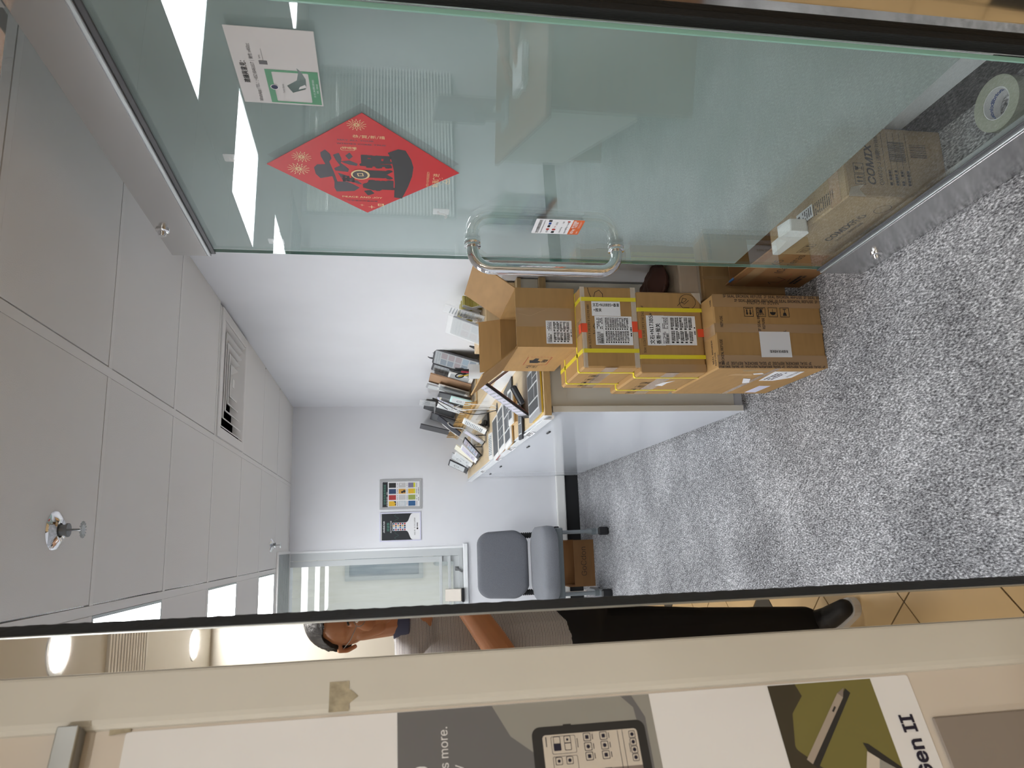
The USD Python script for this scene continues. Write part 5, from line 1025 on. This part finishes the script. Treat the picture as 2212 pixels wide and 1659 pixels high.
# ================================================================== LEFT WALL POSTER
def on_splay(name, label, c, off): return thing(name, label, c, sp(0, 0, off), axes=(SE, (0, 0, 1), SN))
t = on_splay('wall_poster', 'tall printed poster of tablets with grey and olive pictures, ending at the cream casing', 'poster', -.0085)
B = lambda n, s, m, l=.0012: decal(t, n, s, m, (0, 0, 0), X2, Y2, l)
brd = Polygon([(-.0635, .795), (-.0635, 1.775), (-.62, 1.775), (-.62, .800)]).buffer(-.004).buffer(.004)
part(t, 'sheet', ext(brd, .0009), 'paper_white')
B('grey_picture', sbox(-.60, 1.160, -.0640, 1.4735), 'poster_grey'); B('grey_picture', Polygon([(-.60, 1.160), (-.064, 1.160), (-.064, 1.36), (-.10, 1.34), (-.13, 1.30), (-.16, 1.27), (-.60, 1.25)]).buffer(.02).buffer(-.02), 'poster_mid', .0014)
B('shadow_print', Polygon([(-.064, 1.183), (-.064, 1.197), (-.078, 1.183), (-.15, 1.176), (-.60, 1.176), (-.60, 1.170), (-.09, 1.170)]), 'poster_grey', .0016)
B('tablet_picture', rrect(-.235, 1.173, -.0925, 1.3145, .010), 'p_dark', .0018); B('tablet_screen', rrect(-.228, 1.184, -.102, 1.302, .004), 'poster_screen', .0020)
B('tablet_shade', sbox(-.160, 1.184, -.1425, 1.286), 'poster_shade', .0021); B('tablet_button', sbox(-.0927, 1.265, -.0912, 1.275), 'p_dark', .0018)
ic = lambda x, z, s=.0042: rrect(x-s, z-s, x+s, z+s, .0012).difference(rrect(x-s*.86, z-s*.86, x+s*.86, z+s*.86, .001))
gl = [ic(-.1085, 1.285), ic(-.1085, 1.272), ic(-.116, 1.272), ic(-.131, 1.285), ic(-.131, 1.272)]
dots = [Point(-.1085, 1.272).buffer(.0014), rrect(-.120, 1.2805, -.112, 1.2895, .001), Point(-.131, 1.285).buffer(.0018), Point(-.131, 1.272).buffer(.0020)]
for k, xx in enumerate((-.1075, -.118, -.1285, -.147)):
    for z in (1.2475, 1.227): gl.append(ic(xx, z, .0046)); dots += [rrect(xx-.0021, z-.0021, xx+.0021, z+.0021, .0008) if (k+int(z*1000)) % 2 else Point(xx, z).buffer(.0022), sbox(xx-.003, z-.0072, xx+.003, z-.0064)]
for xx in (-.1085, -.117, -.1255, -.134): gl.append(ic(xx, 1.1905+.0005, .0040)); dots.append(Point(xx, 1.1910).buffer(.0021))
gl += [sbox(-.150, 1.2085, -.103, 1.2090), sbox(-.150, 1.2025, -.103, 1.2030), rrect(-.1235, 1.262, -.104, 1.292, .002).difference(rrect(-.1231, 1.2624, -.1044, 1.2916, .0018)), rrect(-.146, 1.262, -.126, 1.292, .002).difference(rrect(-.1456, 1.2624, -.1264, 1.2916, .0018))]
B('icon_print', uni(*gl, *dots, sbox(-.118, 1.2595, -.108, 1.2602), sbox(-.128, 1.196, -.118, 1.1966), sbox(-.115, 1.2975, -.104, 1.2985)), 'ink_navy', .0024)
B('headline', uni(text('The note you know has more.', .0098, 'i', 0, (-.0840, 1.4150), 'r', .98), text('Power in every key, any day', .0098, 'i', 0, (-.1255, 1.4000), 'r', .98), text('Palma O', .019, 'i', 1, (-.1240, 1.4375), 'r')), 'paper_white', .0018)
ol = sbox(-.60, .851, -.0650, .9985)
B('olive_picture', ol, 'poster_olive'); B('olive_shadow', Polygon([(-.065, .9985), (-.60, .9985), (-.60, .93), (-.165, .955), (-.14, .985), (-.10, .975), (-.08, .955), (-.065, .96)]).buffer(.008).buffer(-.008).intersection(ol), 'poster_dark', .0014)
d = A3([-.156+.074, .972-.895]); d /= np.linalg.norm(d); nn = A3([-d[1], d[0]]); tp = A3([-.0740, .8935]); en = A3([-.1560, .9715])
B('stylus_shadow', Polygon([tp+nn*.002-d*.001, en+nn*.002, en-nn*-.012, tp+nn*.010]), 'p_dark', .0016)
B('stylus_picture', Polygon([tp+d*.012-nn*.0042, en-nn*.0042, en+nn*.0042, tp+d*.012+nn*.0042]), 'poster_pen', .0018); B('stylus_tip', Polygon([tp, tp+d*.012-nn*.0042, tp+d*.012+nn*.0042]), 'poster_shade', .0018); B('stylus_button', Polygon([tp+d*.030-nn*.0012, tp+d*.038-nn*.0012, tp+d*.038+nn*.0012, tp+d*.030+nn*.0012]), 'p_dark', .0020)
B('tablet_edge', Polygon([(-.140, .893), (-.142, .886), (-.172, .851), (-.182, .851), (-.150, .890)]), 'p_dark', .0016); B('tablet_picture', Polygon([(-.150, .891), (-.60, 1.10), (-.60, .851), (-.180, .851)]).intersection(ol), 'poster_screen', .0018); B('tablet_picture', Polygon([(-.160, .878), (-.195, .893), (-.21, .851), (-.178, .851)]), 'poster_mid', .0020)
B('lettering', text('Tab Ultra Gen II', .0185, 'i', 2, (-.112, .8115), 'r', .98), 'ink_navy', .0018)
t = on_splay('corner_tape', 'small piece of beige tape holding the top corner of the tall poster', 'tape', -.0068); part(t, 'tape', ext(Polygon([(-.046, 1.769), (-.064, 1.770), (-.066, 1.792), (-.047, 1.793)]), .0005), 'tape_residue')
t = on_splay('cable_duct', 'grey aluminium duct ending on the beige wall above the tall poster', 'duct', -.0085); part(t, 'duct', cham(-.70, -.0580, 1.8165, 1.8415, 0, .022, .002), 'aluminium_dark'); part(t, 'duct_cover', cham(-.70, -.0575, 1.818, 1.840, .0222, .024, .001), 'aluminium')
t = on_splay('wall_panel', 'taupe panel low on the beige wall under the tall poster', 'panel', -.0085); part(t, 'panel', cham(-1.4, -.1180, .0, .7850, 0, .004, .002), 'taupe')
# ================================================================== HIDDEN LEFT PART: DESK AND SEATED PERSON (mirrored in the door)
t = thing('office_desk', 'brown wooden office desk in the left part of the room, mirrored in the glass door', 'desk', (-1.16, 3.55, 0), math.radians(26))
part(t, 'desk_top', cham(-.38, .38, -.85, .85, .72, .75, .004), 'desk_wood'); part(t, 'modesty_panel', bx(.34, .36, -.80, .80, .28, .72), 'panel_grey')
for y in (-.80, .80): part(t, 'side_panel', bx(-.35, .33, y-.015, y+.015, 0, .72), 'desk_wood')
t = thing('computer_monitor', 'pale-backed computer monitor on the brown desk', 'monitor', (-1.22, 3.95, .7505), math.radians(24))
part(t, 'housing', cham(-.02, .02, -.27, .27, .10, .45, .008), 'plastic_silver'); part(t, 'screen', bx(-.0215, -.0202, -.255, .255, .115, .435), 'eink_dark'); part(t, 'neck', cham(.0, .05, -.03, .03, .012, .2, .004), 'plastic_silver'); part(t, 'foot', cham(-.09, .09, -.12, .12, 0, .012, .004), 'plastic_silver')
t = thing('paper_stack', 'stack of white papers on the brown desk', 'papers', (-1.05, 3.36, .7505), .5)
rr = random.Random(8)
for k in range(6): part(t, 'sheet', rot(bx(-.105, .105, -.148, .148, k*.006, k*.006+.0055), (0, 0, 1), rr.uniform(-9, 9)), 'paper_white')
t = thing('storage_shelf', 'tall white shelf unit at the far left wall, mirrored in the glass door', 'shelf', (-3.1, 3.6, 0))
for y in (-.9, 0, .9): part(t, 'upright', bx(-.18, .18, y-.012, y+.012, 0, 1.9), 'laminate_white')
for z in (.05, .45, .85, 1.25, 1.65, 1.9): part(t, 'shelf_board', bx(-.18, .18, -.888, -.012, z-.01, z+.01), 'laminate_white'); part(t, 'shelf_board', bx(-.18, .18, .012, .888, z-.01, z+.01), 'laminate_white')
for k, (y, z, c) in enumerate(((-.6, .46, 'carton'), (-.2, .86, 'carton_pale'), (.3, .46, 'carton_dark'), (.6, 1.26, 'carton'), (-.5, 1.26, 'carton_old'))):
    Carton('cardboard_box', ('brown carton on the low shelf, near end', 'pale carton in the middle of the shelf unit', 'dark carton on the low shelf, far end', 'brown carton on the high shelf, far end', 'old carton on the high shelf, near end')[k], -3.25, -2.96, 3.6+y-.16, 3.6+y+.16, z+.001, .26, c, 'cartons on the shelf unit')
# ================================================================== PEOPLE
def finger(root, d, up, L, r, curl):
    """three phalanges bending towards -up"""
    p = [A3(root, float)]; d = A3(d, float)/np.linalg.norm(d); up = A3(up, float)/np.linalg.norm(up); a = 0
    for k, f in enumerate((.45, .32, .23)):
        a += curl*(.7 if k == 0 else 1); q = d*math.cos(a)-up*math.sin(a); p.append(p[-1]+q*L*f)
    return [(p[0], r), (p[1], r*.95), (p[2], r*.85), (p[3], r*.72)]
def hand(wrist, d, up, side, curl=.5, s=1.0):
    """palm along d, back of the hand towards up, thumb at side (a unit vector)"""
    w = A3(wrist, float); d = A3(d, float)/np.linalg.norm(d); up = A3(up, float)/np.linalg.norm(up); sd = np.cross(d, up)*side
    ch = []
    for k, o in enumerate((.030, .011, -.009, -.028)):
        ch.append([(w+sd*o*.55, .013*s), (w+d*.085*s+sd*o, .0105*s)]); ch.append(finger(w+d*.085*s+sd*o, d+sd*o*1.5, up, (.072, .080, .074, .058)[k]*s, .0085*s, curl))
    ch.append([(w+sd*.018+d*.012, .014*s), (w+d*.045*s+sd*.045*s-up*.008, .0115*s), (w+d*.078*s+sd*.052*s-up*.018, .0095*s), (w+d*.102*s+sd*.046*s-up*.026, .0078*s)])
    return ch
def head_bones(c, f, R):
    """skull, jaw, nose, ears, brow; c centre, f facing, R right"""
    c = A3(c, float); u = np.cross(R, f)
    P = lambda a, b, h: c+R*a+f*b+u*h
    ch = [[(P(0, -.012, .035), .080), (P(0, .012, .045), .074)], [(P(0, -.01, .0), .074), (P(0, .022, -.02), .062), (P(0, .040, -.075), .038), (P(0, .046, -.093), .028)],
          [(P(-.038, .018, -.035), .030), (P(-.030, .035, -.078), .026)], [(P(.038, .018, -.035), .030), (P(.030, .035, -.078), .026)],
          [(P(-.034, .068, .006), .017), (P(.034, .068, .006), .017)],
          [(P(0, .080, .0), .009), (P(0, .098, -.030), .0105), (P(0, .088, -.038), .013)], [(P(-.012, .087, -.036), .008), (P(.012, .087, -.036), .008)],
          [(P(-.018, .076, -.060), .008), (P(.018, .076, -.060), .008)], [(P(-.016, .074, -.069), .008), (P(.016, .074, -.069), .008)]]
    for s in (-1, 1): ch += [[(P(s*.076, -.012, .018), .008), (P(s*.087, -.024, .014), .007), (P(s*.086, -.024, -.008), .006), (P(s*.078, -.010, -.026), .006)], [(P(s*.034, .070, -.022), .020), (P(s*.034, .058, -.040), .022)]]
    return ch, P
def person(label, head, face, sh, el, wr, hip, knee, ank, shirt, trim, hands, glasses=False, hair_long=False, group=None, hem=None):
    t = thing('person', label, 'person', (0, 0, 0))
    f = A3(face, float); f /= np.linalg.norm(f); R = np.cross(f, [0, 0, 1.0]); R /= np.linalg.norm(R); f = A3(f)
    hb, P = head_bones(head, f, R); u = np.cross(R, f)
    neck = (A3(sh[0])+A3(sh[1]))/2+A3([0, 0, .015]); hipc = (A3(hip[0])+A3(hip[1]))/2
    chest = neck*.72+hipc*.28; belly = neck*.35+hipc*.65
    b = list(hb)+[[(P(0, -.02, -.04), .056), (neck+A3([0, 0, .03]), .056), (neck-A3([0, 0, .03]), .07)]]
    sx = (A3(sh[1])-A3(sh[0])); sx /= np.linalg.norm(sx)
    tor = [[(chest-sx*.095, .098), (chest+sx*.095, .098)], [(belly-sx*.075, .098), (belly+sx*.075, .098)], [(hipc-sx*.075, .098), (hipc+sx*.075, .098)]]
    body = [[(chest-sx*.09, .09), (belly-sx*.07, .09), (hipc-sx*.07, .09)], [(chest+sx*.09, .09), (belly+sx*.07, .09), (hipc+sx*.07, .09)], [(chest-sx*.09, .09), (chest+sx*.09, .09)], [(hipc-sx*.07, .09), (hipc+sx*.07, .09)]]
    for k in (0, 1):
        body += [[(neck, .06), (A3(sh[k]), .052)], [(A3(sh[k]), .05), (A3(el[k]), .041)], [(A3(el[k]), .040), (A3(el[k])*.7+A3(wr[k])*.3, .042), (A3(wr[k]), .026)], [(A3(hip[k]), .085), (A3(knee[k]), .055)], [(A3(knee[k]), .052), (A3(knee[k])*.65+A3(ank[k])*.35, .050), (A3(ank[k]), .036)], [(A3(chest)+sx*(.09 if k else -.09), .09), (A3(sh[k]), .055)]]
    for hk_ in hands: body += hk_
    part(t, 'body', blob(b+body, .009, 10), 'skin', True)
    # clothes
    o = .014; M = []
    for ch in body[:4]: M.append([(p, r+o) for p, r in ch])
    for k in (0, 1):
        M += [[(neck-A3([0, 0, .012]), .058+.012), (A3(sh[k]), .052+o)], [(A3(sh[k]), .052+o), (A3(sh[k])*.28+A3(el[k])*.72, .050+o)], [(chest+sx*(.09 if k else -.09), .09+o), (A3(sh[k]), .056+o)]]
    part(t, 'polo_shirt', blob(M, .011, 8), shirt, True)
    part(t, 'collar', xf(lathe([(.058, -.01), (.080, -.022), (.083, -.018), (.066, .026), (.061, .026), (.058, -.01)], 28), neck+A3([0, .0, .03])), trim, 40)
    for k in (0, 1):
        a = A3(el[k])-A3(sh[k]); a /= np.linalg.norm(a); e = A3(sh[k])*.22+A3(el[k])*.78; x_ = np.cross(a, [0, 1, 0]); x_ /= np.linalg.norm(x_)
        part(t, 'sleeve_band', xf(lathe([(.058, 0), (.067, 0), (.067, .022), (.058, .022), (.058, 0)], 24), e-a*.016, x_, np.cross(a, x_), a), trim, 40)
    Lg = [[(hipc-sx*.07, .112), (hipc+sx*.07, .112)]]
    for k in (0, 1): Lg += [[(A3(hip[k]), .100), (A3(knee[k]), .075)], [(A3(knee[k]), .075), (A3(ank[k])+A3([0, 0, .02]), .062)], [(hipc+sx*(.07 if k else -.07), .112), (A3(hip[k]), .10)]]
    part(t, 'trousers', blob(Lg, .016, 8), 'trousers', True)
    for k in (0, 1):
        a = A3(ank[k]); ff = A3([f[0], f[1], 0]); ff /= np.linalg.norm(ff)
        s_ = blob([[(a-ff*.035+A3([0, 0, -.025]), .040), (a+ff*.08+A3([0, 0, -.038]), .036), (a+ff*.15+A3([0, 0, -.044]), .029)], [(a, .042), (a+ff*.06+A3([0, 0, -.03]), .036)]], .012, 6)
        s_.vertices[:, 2] = np.maximum(s_.vertices[:, 2], .022); part(t, 'shoe', s_, 'shoe', True)
        so = s_.copy(); so = so.convex_hull; so.vertices[:, 2] = np.clip(so.vertices[:, 2], .022, .0221); part(t, 'shoe_sole', ext(Polygon(so.convex_hull.vertices[:, :2]).convex_hull.buffer(.004), .024, .0), 'shoe_sole')
    # hair: a cap over the skull
    hc = ball((0, 0, 0), 1.0, (1, 1, 1), 5); v = hc.vertices.copy()
    v = v*A3([.089, .103, .094]); keep = np.ones(len(v), bool)
    fy, hz, sxx = v[:, 1], v[:, 2], v[:, 0]
    line = np.where(fy > .02, .042+.2*(fy-.02), np.where(fy > -.03, .005-.5*(.03+fy)*0-.0, -.055 if not hair_long else -.12))
    line = np.where((fy > -.005) & (fy <= .03), np.interp(fy, [-.005, .03], [-.012, .044]), line)
    vz = np.maximum(hz, line); ins = hz < line
    v[:, 2] = np.where(ins, line, hz); sc = np.where(ins, .86, 1.0); v[:, 0] *= sc; v[:, 1] *= sc
    v += (meshkit.fbm(v*90, 3, 5)-.5)[:, None]*.008
    ctr = P(0, -.006, .030); w_ = ctr+v[:, :1]*R+v[:, 1:2]*f+v[:, 2:3]*u
    part(t, 'hair', trimesh.Trimesh(w_, hc.faces, process=False), 'hair', True)
    for s in (-1, 1):
        part(t, 'eye', ball(P(s*.033, .078, -.004), .0095, (1, 1, 1), 2), 'paper_white', True); part(t, 'iris', ball(P(s*.033, .0855, -.006), .0042, (1, 1, 1), 2), 'plastic_black', True)
        part(t, 'eyebrow', tube([P(s*.018, .088, .019), P(s*.034, .088, .024), P(s*.050, .078, .018)], .0032, 6, 8), 'hair', True)
    part(t, 'mouth', tube([P(-.020, .080, -.0645), P(0, .0855, -.0635), P(.020, .080, -.0645)], .0024, 6, 10), 'red_plastic', True)
    if glasses:
        g = []
        for s in (-1, 1):
            rim = [P(s*.034+.0235*math.cos(a), .099-.006*abs(math.cos(a)), -.006+.0165*math.sin(a)*(1 if math.sin(a) > 0 else 1.1)) for a in np.linspace(0, 2*math.pi, 21)]
            g += [tube(rim, .0011, 6, caps=False), tube([P(s*.057, .093, .0), P(s*.082, .05, .004), P(s*.085, -.018, .006)], .0012, 6)]
        g.append(tube([P(-.011, .099, -.002), P(0, .102, .0), P(.011, .099, -.002)], .0011, 6)); part(t, 'spectacles', cat(*g), 'aluminium_dark', True)
    return t
# ---- the photographer, mirrored in the steel jamb; the phone sits right behind the lens
wl, wrr = A3([-.055, -.105, 1.352]), A3([.060, -.105, 1.352])
person('person in a striped polo shirt, glasses and black trousers photographing, mirrored in the steel jamb', (-.200, -.345, 1.600), (.42, .90, -.32), [(-.385, -.430, 1.395), (-.035, -.455, 1.400)], [(-.375, -.330, 1.115), (.085, -.360, 1.115)], [wl, wrr], [(-.30, -.435, .90), (-.12, -.435, .90)], [(-.305, -.415, .49), (-.115, -.43, .49)], [(-.310, -.450, .085), (-.105, -.45, .085)], 'shirt', 'shirt_trim',
       [hand(wl, (.25, .42, .87), (-.95, .1, .2), 1, .55), hand(wrr, (-.25, .42, .87), (.95, .1, .2), -1, .55)], glasses=True)
ph = thing('mobile_phone', 'black mobile phone held up by the photographer', 'phone', tuple(A3([0, 0, CZ])-FW*.010), axes=(RT, UPV, -FW))
part(ph, 'body', ext(rrect(-.022, -.135, .054, .022, .010), .0075), 'plastic_black'); part(ph, 'screen', ext(rrect(-.019, -.132, .051, .019, .008), .0004, .0076), 'eink_dark')
# ---- person working at the desk
wl, wrr = A3([-1.34, 3.62, .80]), A3([-1.20, 3.32, .80])
person('person with dark hair in a cream top sitting at the brown desk', (-1.60, 3.31, 1.225), (.85, .45, -.25), [(-1.74, 3.48, 1.02), (-1.58, 3.14, 1.02)], [(-1.60, 3.60, .80), (-1.42, 3.14, .80)], [wl, wrr], [(-1.78, 3.38, .50), (-1.70, 3.22, .50)], [(-1.38, 3.56, .50), (-1.30, 3.40, .50)], [(-1.42, 3.54, .085), (-1.34, 3.38, .085)], 'shirt_cream', 'shirt_cream',
       [hand(wl, (.85, .35, -.1), (0, 0, 1), 1, .3), hand(wrr, (.85, .45, -.1), (0, 0, 1), -1, .3)])
t = thing('desk_chair', 'black office chair under the person at the desk', 'chair', (-1.74, 3.30, 0), math.radians(26))
part(t, 'seat', cham(-.23, .23, -.23, .23, .33, .395, .02), 'plastic_dark'); part(t, 'backrest', cham(-.27, -.235, -.20, .20, .50, .95, .015), 'plastic_dark'); part(t, 'column', cyl(.03, .08, .33, 16), 'metal_grey', 40); part(t, 'back_bar', cham(-.25, -.22, -.03, .03, .34, .55, .005), 'metal_grey')
for k in range(5):
    a = k*2*math.pi/5; part(t, 'base_arm', tube([(0, 0, .09), (.27*math.cos(a), .27*math.sin(a), .06)], .016, 8), 'metal_grey', True); part(t, 'castor', ball((.27*math.cos(a), .27*math.sin(a), .026), .026, (1, 1, 1), 2), 'plastic_black', True)
